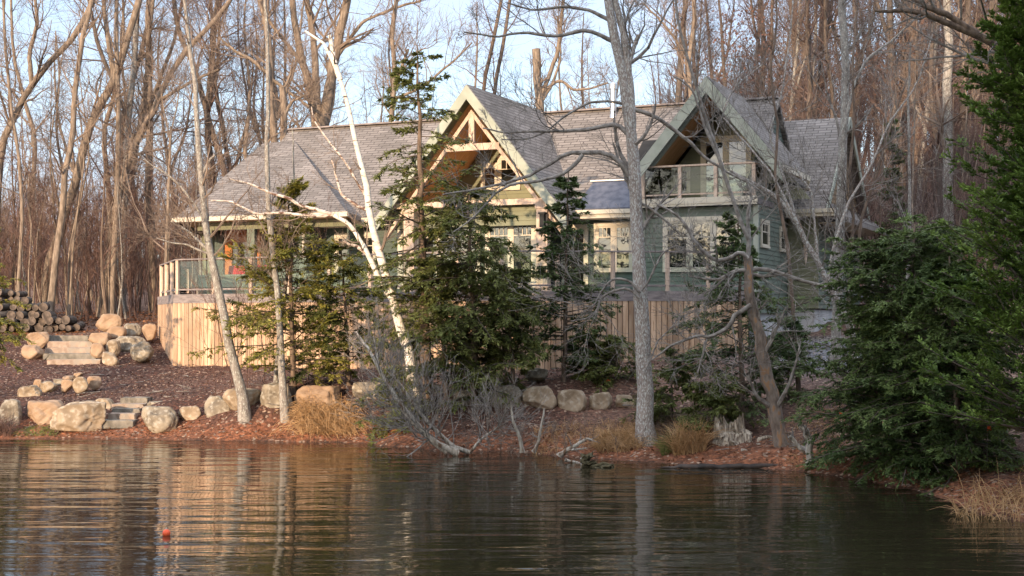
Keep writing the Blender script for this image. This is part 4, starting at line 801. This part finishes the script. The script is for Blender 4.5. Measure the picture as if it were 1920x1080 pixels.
con('hemlock', 'yellow green hemlock boughs at the left edge above the woodpile', [(-45,720),(-48,600),(-50,480),(-48,360)], 36, 12, 110, 'hemlock_gold', nbr=70, ntw=14, nlf=10, start=.25, **hem)
for (px, py, top, D, Rp, lab) in [(1672,560,215,50,42,'thin dark fir far up the right slope'),(1600,540,330,56,36,'small dark fir behind the garage end'),(1735,600,420,40,60,'dark fir on the slope left of the cedar'),(1660,640,470,36,55,'short dark fir beside the straight pale sapling')]:
    con('fir_tree', lab, [(px,py),(px+2,(py+top)/2),(px,top)], D, 7, Rp, 'hemlock_dark', nbr=70, ntw=12, nlf=8, start=.1, ls=.07, lw=.024, droop=-.15)
# ------------------------------------------------------------------ hardwoods of the wood: a few kinds, copied
protos = []
for i in range(6):
    H_ = 17 + i * .9; lean = rng.normal(0, .9, 2); x0, y0 = -60 + i*8, 170.0
    pts = [(x0, y0, 0)] + [(x0 + lean[0]*s_ + rng.normal(0, .25), y0 + lean[1]*s_ + rng.normal(0, .25), H_*s_) for s_ in (.25, .45, .65, .85, 1)]
    st = [(pts, .17 + .02*i, .03)]
    if i % 2: q = pts[2]; st.append(([q, (q[0]+1, q[1]+.2, q[2]+2.5), (q[0]+1.6, q[1]+.5, q[2]+6), (q[0]+1.5, q[1]+.6, q[2]+9)], .10, .02))
    protos.append(hardwood('bare_hardwood', 'x', st, ('bark', 'bark_shaded', 'bark_shaded')[i % 3], ('twig_brown', 'twig_shaded', 'twig_shaded', 'twig_brown', 'twig_shaded', 'twig_shaded')[i], cfgA(18, 8, 6, 3.4, .22, .0065), group='x', k0=7))
saps = []
for i in range(4):
    H_ = 6 + i*1.2; x0, y0 = -60 + i*4, 180.0
    pts = [(x0, y0, 0)] + [(x0 + rng.normal(0, .22), y0 + rng.normal(0, .22), H_*s_) for s_ in (.3, .6, 1)]
    saps.append(hardwood('thin_sapling', 'x', [(pts, .035 + .006*i, .01)], ('bark', 'bark_grey', 'bark_dark', 'bark')[i], ('twig_red', 'twig_brown')[i % 2], cfgA(12, 5, 5, 1.7, .2, .006), group='x', k0=5))
first = set()
def plant(pool, n, xr, yr, label, group, sc, avoid=None, name=None):
    k = 0
    while k < n:
        x = rng.uniform(*xr); y = rng.uniform(*yr)
        if avoid and avoid(x, y): continue
        p = pool[rng.integers(0, len(pool))]; s_ = rng.uniform(*sc); z = gz(x, y) - .1
        if p not in first and len(first) < 10: first.add(p); p.location = (x, y, z); p.rotation_euler[2] = rng.uniform(0, 6.28); p['label'] = label; p['group'] = group
        else: clone(p, (x, y, z), rng.uniform(0, 6.28), (s_, s_, s_*rng.uniform(.9, 1.1)), label, group)
        k += 1
def ang_ok(x, y): return abs(x / y) > .42
nb = lambda x, y: ang_ok(x, y) or (-13 < x < 14 and y < 56)
plant([protos[0], protos[3], protos[1]], 17, (-30, -8), (56, 80), 'bare hardwood in the wood left of the house', 'bare hardwoods left of the house', (.75, 1.1), lambda x, y: nb(x, y) or x/y > -.13)
plant(protos[:3], 6, (-12, 12), (60, 88), 'bare hardwood in the wood behind the roof', 'bare hardwoods behind the roof', (.7, .95), lambda x, y: nb(x, y) or not -.16 < x/y < .13)
plant([protos[1], protos[2], protos[4], protos[5]], 40, (6, 36), (54, 92), 'bare hardwood in the wood on the right slope', 'bare hardwoods on the right slope', (.7, 1.05), lambda x, y: nb(x, y) or x/y < .12)
plant(saps, 75, (-24, -9), (50, 62), 'thin bare sapling in the brush left of the house', 'thin saplings left of the house', (.7, 1.15), lambda x, y: ang_ok(x, y) or x/y > -.2)
plant(saps, 60, (9, 26), (46, 66), 'thin bare sapling on the right slope', 'thin saplings on the right slope', (.7, 1.2), lambda x, y: ang_ok(x, y) or x/y < .235)
plant(saps, 14, (-8, 7), (56, 62), 'thin bare sapling behind the house', 'thin saplings behind the house', (1, 1.2))
# far wood and brush: nobody could count them
def thicket(name, label, n, xr, yr, hr, bark, cfg, r0=.05, keep=None, zoff=0):
    xs, ys = rng.uniform(*xr, n), rng.uniform(*yr, n)
    if keep is not None: k_ = keep(xs, ys); xs, ys = xs[k_], ys[k_]
    n = len(xs); z = gz(xs, ys) - .1 + zoff; m = 6; H_ = rng.uniform(*hr, n); P = np.empty((n, m, 3)); P[:, 0] = np.stack([xs, ys, z], 1); cur = nrm(np.array([0, 0, 1.]) + rng.normal(0, .12, (n, 3)))
    for j in range(1, m): cur = nrm(cur + rng.normal(0, .07, (n, 3)) + np.array([0, 0, .05])); P[:, j] = P[:, j-1] + cur * (H_/(m-1))[:, None]
    Rr = (r0 * rng.uniform(.5, 1.3, n))[:, None] * np.linspace(1, .2, m)[None]
    b = MB(); b.tubes(P, Rr, 4); cur = (P, Rr)
    for c_ in cfg: cur = grow(*cur, **c_); b.tubes(*cur, 3)
    o = b.build(name, bark); tag(o, label, 'brush' if 'brush' in name else 'woods', kind='stuff'); return o, cur
inview = lambda x, y: (np.abs(x / y) < .43)
tc_ = lambda n1, n2, rm: [dict(n=n1, t0=.2, t1=1, ang=(20, 55), Lf=lambda t, p: p*(.42 - .2*t), rr=.4, m=5, up=.25, wig=.15, rmin=rm*1.4), dict(n=n2, t0=.1, t1=1, ang=(20, 60), Lf=lambda t, p: p*(.55-.25*t), rr=.5, m=4, up=.2, wig=.18, rmin=rm)]
thicket('far_wood', 'far-off bare wood on the hill behind the house, left and middle', 300, (-46, 14), (86, 130), (4, 8), 'twig_brown', tc_(12, 7, .011), .12, lambda x, y: inview(x, y) & (x/y < .1))
thicket('far_wood', 'far-off reddish bare wood covering the hill on the right', 400, (4, 60), (80, 135), (7, 12), 'twig_shaded', tc_(13, 8, .011), .12, lambda x, y: inview(x, y) & (x/y > .1))
thicket('brush', 'reddish brown brush in the wood left of the house', 480, (-28, -9), (51, 76), (2.0, 5.5), 'twig_red', tc_(9, 7, .007), .022, lambda x, y: inview(x, y) & (x/y < -.19))
o, cur = thicket('brush', 'reddish brown brush on the slope right of the house', 650, (9, 34), (45, 80), (2.0, 6), 'twig_shaded', tc_(9, 7, .007), .022, lambda x, y: inview(x, y) & (x/y > .232))
thicket('brush', 'low bare brush along the shore bank under the lichen covered tree', 70, (-2, 6.5), (28, 30), (.3, .8), 'twig_brown', tc_(7, 6, .003), .006)
thicket('brush', 'bare shrubs in front of the left roof', 12, (-7.5, -4), (34, 36), (3, 4.6), 'twig_red', tc_(12, 8, .0035), .013)
# reddish leaves that still hang on the beeches of the right hill
nl = 60000; x = rng.uniform(9, 40, nl); y = rng.uniform(62, 105, nl); k_ = inview(x, y) & (x/y > .14) & (np.sin(x*.9)*np.cos(y*.35+x*.3) + rng.normal(0, .3, nl) > .1); x, y = x[k_], y[k_]; nl = len(x)
c = np.stack([x, y, gz(x, y) + rng.uniform(1, 12, nl)], 1); a = nrm(rng.normal(size=(nl, 3))); bb = nrm(np.cross(a, rng.normal(size=(nl, 3)))); b = MB(); b.quads(c, a*.075, bb*.05)
tag(b.build('beech_leaves', 'beech_leaf'), 'withered reddish leaves still hanging in the wood on the right hill', 'leaves', kind='stuff')
# ------------------------------------------------------------------ boulders
def boulder(name, label, px, pyb, wpx, hpx, D, m, dep=.8, rz=None, group='boulders', cat='boulder', seed=0, blocky=6, tilt=0):
    """px,pyb: middle of its foot in the picture"""
    rs = np.random.default_rng(seed + int(px*7 + pyb)); bm = bmesh.new(); bmesh.ops.create_icosphere(bm, subdivisions=5 if wpx > 45 else 4, radius=1)
    V = np.array([v.co for v in bm.verts]); n = blocky + 4; pn = nrm(rs.normal(size=(n, 3)) * np.array([1, 1, .8])); h = rs.uniform(.62, .95, n)
    pn[0] = (0, 0, 1); h[0] = .78; pn[1] = (.15, -1, .1); pn[1] /= np.linalg.norm(pn[1]); h[1] = .8
    dt = V @ pn.T; r = np.where(dt > .05, h[None] / np.maximum(dt, .05), 9); p_ = 26.0
    rr = (np.sum(r ** -p_, 1) + 1.1 ** -p_) ** (-1 / p_)
    for fq, am in ((2.2, .045), (5, .03), (11, .018), (19, .012)):
        ph = rs.uniform(0, 6, 6); rr = rr + am * (np.sin(V[:, 0]*fq+ph[0]+np.sin(V[:, 1]*fq+ph[3])) * np.cos(V[:, 2]*fq*1.1+ph[1]) + np.sin(V[:, 1]*fq*1.2+ph[2]))
    V = V * rr[:, None]; w_ = wpx / F * D / 2; hh = hpx / F * D; lo, hi = V.min(0), V.max(0)
    V[:, 0] *= w_ / max(hi[0], -lo[0]) ; V[:, 1] *= w_ * dep / hi[1]; V[:, 2] = (V[:, 2] - lo[2]) / (hi[2] - lo[2]) * hh * 1.25 - hh * .25
    V[:, 2] += tilt * V[:, 0]
    for v, c_ in zip(bm.verts, V): v.co = c_
    me = bpy.data.meshes.new(name); bm.to_mesh(me); bm.free(); me.materials.append(M[m]); me.polygons.foreach_set('use_smooth', np.ones(len(me.polygons), bool))
    o = bpy.data.objects.new(name, me); C.objects.link(o); p = W(px, pyb, D); o.location = (p.x, p.y + w_*dep*.3, p.z); o.rotation_euler[2] = rs.uniform(-.15, .15) if rz is None else rz
    tag(o, label, cat, group); return o
lowrow = 'boulders of the lower row by the water'
B_ = [(18,800,52,52,33.6,'rock_grey','grey boulder at the far left edge of the lower row',lowrow),
 (80,798,84,48,33.8,'rock_tan','smooth tan boulder second from the left in the lower row',lowrow),
 (143,805,106,52,33.2,'rock','big pale mottled boulder left of the lower steps',lowrow),
 (196,768,36,22,35.0,'rock','small boulder behind and left of the lower steps',lowrow),
 (292,808,80,46,33.2,'rock_grey','big mottled boulder right of the lower steps',lowrow),
 (292,772,34,20,34.6,'rock_grey','small grey boulder top behind the one right of the lower steps',lowrow),
 (358,793,46,32,33.6,'rock','small rounded boulder alone before the mulch mound',lowrow),
 (412,788,60,46,33.6,'rock_grey','grey mottled boulder left of the leaning shore tree foot',lowrow),
 (455,772,78,44,33.5,'rock','long flat-topped boulder behind the leaning shore tree',lowrow),
 (520,772,66,54,33.4,'rock_grey','tall boulder behind the slim waterline tree',lowrow),
 (600,772,96,50,33.3,'rock_tan','wide shaded boulder right of the slim waterline tree',lowrow),
 (57,752,54,30,36.2,'rock','square boulder left of the fire ring',lowrow)]
ring = 'stones of the fire ring'
B_ += [(72,729,20,18,37.6,'rock_tan','leftmost small stone of the fire ring',ring),(88,732,38,18,37.2,'rock','long flat stone at the front left of the fire ring',ring),(123,732,30,21,37.0,'rock_tan','square tan stone at the front of the fire ring',ring),
 (152,732,32,26,37.0,'rock','wedge shaped stone at the front right of the fire ring',ring),(177,727,30,22,37.6,'rock_tan','stone closing the right end of the fire ring',ring),(108,722,28,12,38.4,'rock_grey','flat dark stone at the back of the fire ring',ring),
 (132,712,34,8,38.4,'rock_tan','thin slab lying tilted on top of the fire ring',ring),(146,706,18,8,38.3,'rock_tan','small reddish slab topmost on the fire ring',ring)]
up = 'boulders around the upper steps'
B_ += [(68,650,48,28,44.6,'rock_tan','rounded tan boulder at the upper left of the upper steps',up),(61,671,42,24,43.4,'rock_tan','tan boulder at the lower left of the upper steps',up),
 (203,616,52,28,46.6,'rock_tan','biggest smooth boulder highest in the group by the upper steps',up),(212,640,36,18,45.4,'rock','long boulder under the highest one',up),(217,636,40,24,45.2,'rock_tan','rounded boulder in the middle of the upper group',up),(187,645,42,22,44.6,'rock_tan','long boulder just right of the top step',up),
 (248,630,34,24,45.8,'rock_grey','dark mottled boulder left of the one touching the skirt',up),(281,634,32,28,45.4,'rock_tan','square boulder touching the left end of the deck skirt',up),(244,658,60,28,44.4,'rock_grey','long layered slab boulder above the dark round one',up),
 (211,664,32,28,43.6,'rock','round pale boulder right of the middle step',up),(184,667,28,24,43.4,'rock_tan','tan boulder hugging the right end of the middle steps',up),(204,685,38,26,42.6,'rock','wedge boulder at the right foot of the upper steps',up),(264,672,48,32,42.8,'rock_grey','dark round boulder alone on the mulch below the upper group',up)]
wl = 'boulders of the retaining wall in the shade'
B_ += [(950,766,64,44,31.6,'rock_grey','leftmost shaded boulder of the wall, half under the hemlock',wl),(1012,766,66,42,31.4,'rock','broad rounded boulder of the wall left of the spruce stem',wl),(1072,768,60,38,31.4,'rock','squared boulder of the wall right of the spruce stem',wl),
 (1126,769,46,34,31.4,'rock','mottled boulder of the wall third from the lichen covered tree',wl),(1168,768,40,28,31.6,'rock','pale boulder of the wall second from the lichen covered tree',wl),(1196,770,30,24,31.5,'rock','small boulder of the wall just left of the lichen covered tree',wl),
 (1238,792,50,28,30.4,'rock_grey','pale rubble boulder just right of the lichen covered tree',wl),(1285,793,44,22,30.2,'rock','flat rubble boulder right of the lichen covered tree',wl),(1325,794,32,16,30.0,'rock_grey','small rubble boulder left above the jagged stump',wl),
 (1008,712,50,22,33.0,'rock_grey','grey flat boulder above the wall near the skirt',wl),(1130,690,70,26,33.4,'rock_grey','grey boulder under the hemlock boughs before the skirt',wl),(700,745,80,30,33.6,'rock_grey','shaded boulder behind the foot of the birch',wl),(880,765,70,34,32.2,'rock_grey','dark boulder behind the trunk of the dense hemlock',wl)]
for a in B_: boulder('boulder' if a[7] != ring else 'stone', a[6], *a[:6], group=a[7], cat='boulder' if a[7] != ring else 'stone', dep=.75)
# ------------------------------------------------------------------ stone steps
def slab(label, x0, x1, yt, yb, D, m, depth, group):
    c = W((x0+x1)/2, yb, D); w_ = (x1-x0)/F*D; h = (yb-yt)/F*D; bm = bmesh.new(); bmesh.ops.create_cube(bm, size=1)
    bmesh.ops.scale(bm, vec=(w_, depth, h + .06), verts=bm.verts); bmesh.ops.bevel(bm, geom=bm.edges[:], offset=.02, segments=2); bmesh.ops.subdivide_edges(bm, edges=[e for e in bm.edges if e.calc_length() > .3], cuts=7, use_grid_fill=True)
    rs = random.Random(x0*3+yb)
    for v in bm.verts: v.co += Vector((rs.gauss(0, .006), rs.gauss(0, .012), rs.gauss(0, .006)))
    me = bpy.data.meshes.new('stone_step'); bm.to_mesh(me); bm.free(); me.materials.append(M[m]); o = bpy.data.objects.new('stone_step', me); C.objects.link(o)
    o.location = (c.x, c.y + depth/2, c.z + (h-.06)/2 + .03); tag(o, label, 'step', group); o.rotation_euler[2] = rs.uniform(-.02, .02)
us, lo_ = 'slabs of the upper steps', 'slabs of the lower steps'
slab('weathered grey slab forming the top upper step', 90, 165, 631, 642, 45.2, 'slab_grey', .6, us); slab('pinkish slab second from the top of the upper steps', 89, 173, 642, 653, 44.6, 'slab', .6, us)
slab('flat brown-grey slab in the middle of the upper steps', 84, 170, 654, 664, 44.0, 'slab', .6, us); slab('rough grey slab second from the bottom of the upper steps', 81, 180, 665, 675, 43.4, 'slab_grey', .6, us)
slab('long pale slab forming the lowest upper step', 88, 189, 676, 685, 42.8, 'slab', .6, us)
slab('grey slab at the top of the lower steps', 226, 276, 748, 759, 35.0, 'slab_grey', .5, lo_); slab('pale tan slab second from the top of the lower steps', 209, 270, 760, 768, 34.6, 'slab', .5, lo_)
slab('thin dark slab in the middle of the lower steps', 210, 262, 769, 777, 34.2, 'slab_grey', .5, lo_); slab('pinkish block near the foot of the lower steps', 202, 254, 778, 790, 33.8, 'slab', .5, lo_)
slab('long flat grey slab at the foot of the lower steps', 172, 250, 791, 801, 33.4, 'slab_grey', .6, lo_)
# ------------------------------------------------------------------ woodpile
wpile = [('short sawn log in the woodpile at the left', 'logs of the woodpile')]
def logobj(x, y, z, r, L, yaw, pit):
    b = MB(); P = np.linspace([0, -L/2, 0], [0, L/2, 0], 5); k = 12; an = rng.normal(0, .03, 5)
    b.tubes(P, r*(1+an), k); V = b.v[0]; 
    b.add(V[:k], [list(range(k))], 1); b.add(V[-k:], [list(reversed(range(k)))], 1)
    o = b.build('log', ['log_bark', 'log_end'], None); o.location = (x, y, z); o.rotation_euler = (pit, 0, yaw); tag(o, wpile[0][0], 'log', wpile[0][1]); return o
for row in range(6):
    zc = .15 + row*.235; x = -20.2 + row*.12; end = -14.9 - row*.42
    while x < end:
        r = rng.uniform(.10, .165); x += r; z = gz(x, 47.5) + zc + rng.normal(0, .03)
        logobj(x, 47.5 + rng.normal(0, .12) + row*.06, z, r, rng.uniform(.45, .75), rng.normal(0, .22), rng.normal(0, .1)); x += r + rng.uniform(0, .03)
# ------------------------------------------------------------------ dead fallen tree in the water, sticks, stumps
Df = 28.6
def dead(name, label, stems, cfg, bark='deadwood', twig='twig_grey', base=None, cat='dead tree', **kw): return hardwood(name, label, stems, bark, twig, cfg, cat=cat, k0=7, **kw)
dcfg = [dict(n=34, t0=.12, t1=.97, ang=(50, 95), Lf=lambda t, p: 1.2*(1.1-t*.75), rr=.28, m=8, up=.3, wig=.12, rmin=.0095), dict(n=5, t0=.3, t1=1, ang=(20, 50), Lf=lambda t, p: p*.45, rr=.6, m=5, up=.25, wig=.15, rmin=.006), dict(n=3, t0=.3, t1=1, ang=(20, 50), Lf=lambda t, p: p*.5, rr=.6, m=4, up=.1, wig=.15, rmin=.005)]
dead('fallen_tree', 'bleached dead fallen tree with many curved bare branches dipping into the water', [(LP([(860,850),(820,835),(780,795),(745,750),(715,700),(690,655),(668,622,29.5)], Df), px2r(13, Df), px2r(3, Df)), (LP([(838,848),(795,815),(755,770),(735,730),(710,690),(700,630,29.2)], Df), px2r(10, Df), px2r(2, Df)), (LP([(880,848),(850,838),(800,790),(760,735),(728,690),(722,660)], 28.8), px2r(10, Df), px2r(2, Df)), (LP([(880,850),(900,825),(935,800),(950,770)], 28.6), px2r(6, Df), px2r(2, Df))], dcfg, base=np.array(W(860, 850, Df)))
sc_ = [dict(n=5, t0=.3, t1=.95, ang=(30, 70), Lf=lambda t, p: p*.35, rr=.4, m=5, up=.1, wig=.2, rmin=.005), dict(n=3, t0=.2, t1=1, ang=(30, 60), Lf=lambda t, p: p*.4, rr=.5, m=4, up=.1, wig=.2, rmin=.004)]
dead('dead_sapling', 'white bent dead stick bowing left out of the water, right of the fallen tree', [(LP([(979,848),(976,825),(970,808),(962,792),(960,775),(958,760)], 28.3), .045, .02)], sc_)
dead('dead_sapling', 'white dead stick curving up and right beside the bowed one', [(LP([(1000,848),(1010,830),(1013,808),(1018,785),(1021,765)], 28.3), .04, .018)], sc_)
dead('driftwood_branch', 'grey crooked branch lying at the waterline left of the lichen covered tree', [(LP([(1048,856),(1062,845),(1080,835),(1092,826),(1100,822),(1110,826)], 28.0), .055, .025), (LP([(1062,845),(1085,842),(1100,840)], 27.9), .025, .012)], sc_, cat='branch')
dead('dead_branch', 'pale forked dead log leaning into the water right of the crooked tree', [(LP([(1517,884),(1519,862),(1516,845),(1520,828),(1510,808),(1500,795)], 25.8), px2r(16, 26), px2r(12, 26)), (LP([(1516,850),(1500,840),(1490,828),(1480,818)], 26), px2r(11, 26), px2r(7, 26))], sc_, cat='dead log')
# jagged stump with roots
def stump(name, label, parts, roots, m, loc, cat='stump'):
    root = empty(name, loc); tag(root, label, cat); base = np.array(loc)
    for pts, r0, r1, jag in parts:
        P = smoothpath(pts, 9, r0*.12) - base; k = 26; b = MB(); Rr = np.linspace(r0, r1, 9); b.tubes(P, Rr, k); V = b.v[0].reshape(9, k, 3)
        q = np.abs(np.sin(np.arange(k)*1.1 + rng.random()*6)) * rng.random(k) * jag; q = np.where(rng.random(k) < .3, q*1.3, q*.5); V[-1] += np.stack([q*0, q*0, q], 1); V += rng.normal(0, r0*.08, V.shape); cyl = (V[:, :, :] ); b.v[0] = V.reshape(-1, 3)
        b.add([V[-2].mean(0)] + list(V[-1]), [[0, 1 + i, 1 + (i+1) % k] for i in range(k)]); b.build('trunk', m, root)
    for pts, r0 in roots: b = MB(); P = smoothpath(pts, 10, .02) - base; b.tubes(P, np.linspace(r0, r0*.3, 10), 7); b.build('root', m, root, smooth=True)
    return root
Ds = 28.0
stump('jagged_stump', 'jagged split old stump with bleached spikes and spreading roots at the right shore', [(LP([(1362,858),(1360,835),(1358,815),(1356,800)], Ds), .40, .13, .34), (LP([(1390,858),(1388,835),(1384,812),(1380,798)], Ds), .34, .11, .3), (LP([(1376,862),(1376,845),(1374,835)], Ds-.1), .34, .2, .2)],
    [(LP([(1385,845),(1410,842),(1440,835),(1465,845)], 27.6), .12), (LP([(1375,855),(1350,868),(1330,872)], 27.5), .1), (LP([(1390,850),(1420,856),(1450,866)], 27.3), .1), (LP([(1395,840),(1420,830),(1445,818),(1455,826)], 27.8), .08), (LP([(1360,860),(1380,872),(1400,878)], 27.2), .09), (LP([(1350,850),(1335,860),(1318,866)], 27.6), .08)], 'stump_wood', W(1375, 866, Ds))
stump('mossy_stump', 'small mossy stump standing in the water with driftwood beside it', [(LP([(1103,884),(1103,872),(1102,862),(1101,856)], 26.6), .17, .13, .12)], [(LP([(1110,876),(1130,870),(1150,876),(1168,880)], 26.5), .05), (LP([(1115,880),(1140,874),(1160,883)], 26.3), .045), (LP([(1120,882),(1145,882),(1165,886)], 26.2), .04)], 'moss', W(1103, 882, 26.6))
dead('driftwood_branch', 'bright white stick floating left of the mossy stump', [(LP([(1060,862),(1075,866),(1092,870),(1098,869)], 27.2), .03, .02)], sc_[:1], cat='branch')
dead('driftwood_branch', 'white upright stub at the left side of the mossy stump', [(LP([(1091,876),(1091,868),(1090,858)], 26.8), .035, .025)], sc_[:1], cat='branch')
stump('root_plate', 'dark upturned root mass behind the pale forked dead log', [(LP([(1500,862),(1500,850),(1502,838)], 27), .3, .2, .2)], [(LP([(1500,850),(1480,840),(1462,850)], 27), .07), (LP([(1505,845),(1530,835),(1550,850)], 27), .07), (LP([(1510,852),(1540,850),(1565,862)], 26.8), .06), (LP([(1500,840),(1515,815),(1535,805)], 27), .05), (LP([(1495,842),(1485,815),(1470,808)], 27), .05)], 'bark_dark', W(1500, 868, 27), cat='roots')
b = MB(); P = smoothpath(LP([(1235,870),(1290,872),(1350,876),(1420,880),(1500,884),(1560,888)], 26.2), 24, .015); P[:, 2] = .02 + rng.normal(0, .012, 24); 
for i in range(24): P[i, 1] = min(P[i, 1], 28)
base = P[0].copy(); b.tubes(P - base, .06 * np.minimum(1, np.minimum(np.arange(24) + .3, 23.3 - np.arange(24)) / 4), 8); o = b.build('sunken_log', 'wet', None, smooth=True); o.location = base; tag(o, 'long dark wet log floating along the right shoreline', 'log')
# ------------------------------------------------------------------ grasses, litter
def tuft_field(name, label, n, px0, px1, D0, D1, h, m, spread=.5, cat='grass', w_=.012, cl=None):
    px_ = rng.uniform(px0, px1, n) if cl is None else cl[rng.integers(0, len(cl), n)] + rng.normal(0, 9, n); D = rng.uniform(D0, D1, n); x = (px_-960)/F*D; z = np.maximum(gz(x, D), -.06); H_ = h * rng.uniform(.4, 1.1, n)
    P = np.empty((n, 5, 3)); P[:, 0] = np.stack([x, D, z-.03], 1); cur = nrm(np.array([0, 0, 1.]) + rng.normal(0, spread*.5, (n, 3))*np.array([1, 1, .2])); dr = rng.normal(0, .3, (n, 3))*np.array([1, 1, 0])
    for j in range(1, 5): cur = nrm(cur + dr*.7 + np.array([0, 0, -spread*.28*j])); P[:, j] = P[:, j-1] + cur*(H_/4)[:, None]
    R3 = np.tile(np.array([[1, .9, .75, .5, .1]])*w_*.5, (n, 1)); b = MB(); b.tubes(P, R3, 3); tag(b.build(name, m), label, cat, kind='stuff')
tuft_field('dry_grass', 'orange dry grass clump at the waterline right of the slim tree', 1500, 560, 665, 32.2, 33.2, .95, 'grass_dry', 1.0)
tuft_field('dry_grass', 'brown dry reeds left of the lichen covered tree foot', 900, 1120, 1205, 28.2, 29.3, .6, 'grass_dry', .7)
tuft_field('dry_grass', 'upright brown reed clump right of the lichen covered tree', 650, 1262, 1322, 27.4, 27.9, .75, 'grass_dry', .25)
tuft_field('green_grass', 'small green tuft beside the lichen covered tree foot', 220, 1240, 1262, 27.6, 28, .55, 'grass_green', .35)
tuft_field('dry_grass', 'tall dry reeds in the water at the lower right', 170, 1790, 1950, 19.2, 20.8, .75, 'grass_dry', .5)
tuft_field('dry_grass', 'thin dry weeds on the bank between the white sticks and the tree', 900, 1000, 1210, 28.6, 30.4, .32, 'grass_dry', .5, w_=.008)
tuft_field('green_grass', 'sparse green grass at the foot of the lower boulders', 500, 20, 110, 32.9, 33.4, .25, 'grass_green', .8)
tuft_field('dry_grass', 'withered stems on the bank under the huge hemlock', 700, 1480, 1700, 25.6, 29, .4, 'grass_dry', .7, w_=.008)
tuft_field('dry_grass', 'withered weeds at the far left edge of the shore', 350, -40, 25, 32.8, 33.4, .8, 'twig_red', .5, w_=.01)
def litter(n, xr, yr, m, label, zr=None, s_=.03, keep=None):
    x, y = rng.uniform(*xr, n), rng.uniform(*yr, n); z = gz(x, y); k_ = z > .02
    if zr: k_ &= (z > zr[0]) & (z < zr[1])
    if keep is not None: k_ &= keep(x, y)
    x, y, z = x[k_], y[k_], z[k_]; n = len(x); a = nrm(rng.normal(size=(n, 3))*np.array([1, 1, .35])); bb = nrm(np.cross(a, np.array([0, 0, 1.]) + rng.normal(0, .4, (n, 3)))); b = MB()
    sz = s_*rng.uniform(.5, 1.5, n)[:, None]; b.quads(np.stack([x, y, z+.035], 1), a*sz, bb*sz*.55); tag(b.build('leaf_litter', m), label, 'leaf litter', kind='stuff')
litter(42000, (-16, 9), (20, 36), 'litter', 'rusty fallen leaves and needles washed up along the waterline', (.02, .42), .035)
litter(26000, (-17, 5), (33, 46), 'twig_red', 'dark bark mulch chips covering the slope below the deck', None, .03)
litter(9000, (-17, 12), (29, 44), 'slab', 'scattered pale chips on the mulch and the bank', None, .018)
litter(16000, (4, 12), (28, 42), 'slab_grey', 'broken grey gravel on the bank below the garage', None, .045, lambda x, y: ((x-8.3)**2/4 + (y-36.5)**2/11 + rng.normal(0, .3, len(x))) < 1)
litter(9000, (9, 24), (44, 66), 'litter', 'rusty leaf litter on the slope right of the house', None, .06)
litter(9000, (-24, -10), (46, 58), 'litter', 'rusty leaf litter on the floor of the left wood', None, .05)
# ------------------------------------------------------------------ small things
bm = bmesh.new(); bmesh.ops.create_uvsphere(bm, u_segments=20, v_segments=14, radius=.052); me = bpy.data.meshes.new('body'); bm.to_mesh(me); bm.free(); me.materials.append(M['orange']); me.polygons.foreach_set('use_smooth', np.ones(len(me.polygons), bool))
p = W(312, 1002, F*EYE/(1004-YH)); fl = empty('fishing_float', (p.x, p.y, .03)); tag(fl, 'small round orange float bobbing on the water at the lower left', 'float'); o = bpy.data.objects.new('body', me); C.objects.link(o); o.parent = fl
b = MB(); b.tubes(np.array([(0, 0, .046), (0, 0, .075)]), np.array([.012, .010]), 8); b.build('cap', 'trim_cream', fl)
for px, py, D, lab in ((1493,795,29,'tiny orange marker flag right of the crooked tree'),(1572,772,28,'tiny orange marker flag left of the dark hemlocks'),(1851,803,22.5,'tiny orange marker flag under the cedar'),(1137,715,32.6,'small orange marker flag above the boulder wall')):
    p = W(px, py, D); zg = min(gz(p.x, p.y), p.z-.1) - .05; f_ = empty('marker_flag', (p.x, p.y, zg)); tag(f_, lab, 'flag', 'orange marker flags'); h = p.z - zg
    b = MB(); b.tubes(np.array([(0, 0, 0), (0, 0, h+.04)]), np.array([.004, .004]), 5); b.build('pole', 'twig_grey', f_); b = MB(); b.box((0,-.004,h-.04),(.09,.004,h+.04)); b.build('cloth', 'orange', f_)

n = 380; x, y = rng.uniform(-14, 6.5, n), rng.uniform(20, 44, n); z = gz(x, y); k_ = (z > .03); x, y, z = x[k_], y[k_], z[k_]; n = len(x); a = rng.uniform(0, 6.28, n); P = np.empty((n, 4, 3)); P[:, 0] = np.stack([x, y, z+.05], 1); cur = np.stack([np.cos(a), np.sin(a), rng.normal(0, .1, n)], 1)
for j in range(1, 4): cur = nrm(cur + rng.normal(0, .2, (n, 3))*np.array([1, 1, .3])); P[:, j] = P[:, j-1] + cur*rng.uniform(.05, .2, (n, 1)); P[:, j, 2] = np.maximum(P[:, j, 2], gz(P[:, j, 0], P[:, j, 1]) + .02)
b = MB(); b.tubes(P, np.tile(np.array([[.014, .012, .009, .005]]), (n, 1))*rng.uniform(.5, 1.4, (n, 1)), 4); tag(b.build('fallen_twigs', 'twig_grey'), 'broken grey twigs and sticks scattered over the mulch and the bank', 'twigs', kind='stuff')
n = 420; x = rng.uniform(-15, 6.5, n); y = np.array([28.0]*n); D_ = np.interp(960 + x/30*F, [p[0] for p in shore], [F*EYE/(p[1]-YH) for p in shore]); y = D_ - np.abs(rng.normal(0, .55, n)) - .02; x = x/30*y
a = rng.uniform(0, 6.28, n); A_ = np.stack([np.cos(a), np.sin(a), a*0], 1); B2_ = np.stack([-np.sin(a), np.cos(a), a*0], 1); b = MB(); b.quads(np.stack([x, y, np.full(n, .006)], 1), A_*.045*rng.uniform(.5, 1.3, (n, 1)), B2_*.025); tag(b.build('floating_leaves', 'litter'), 'fallen leaves floating on the water along the shore', 'leaves', kind='stuff')
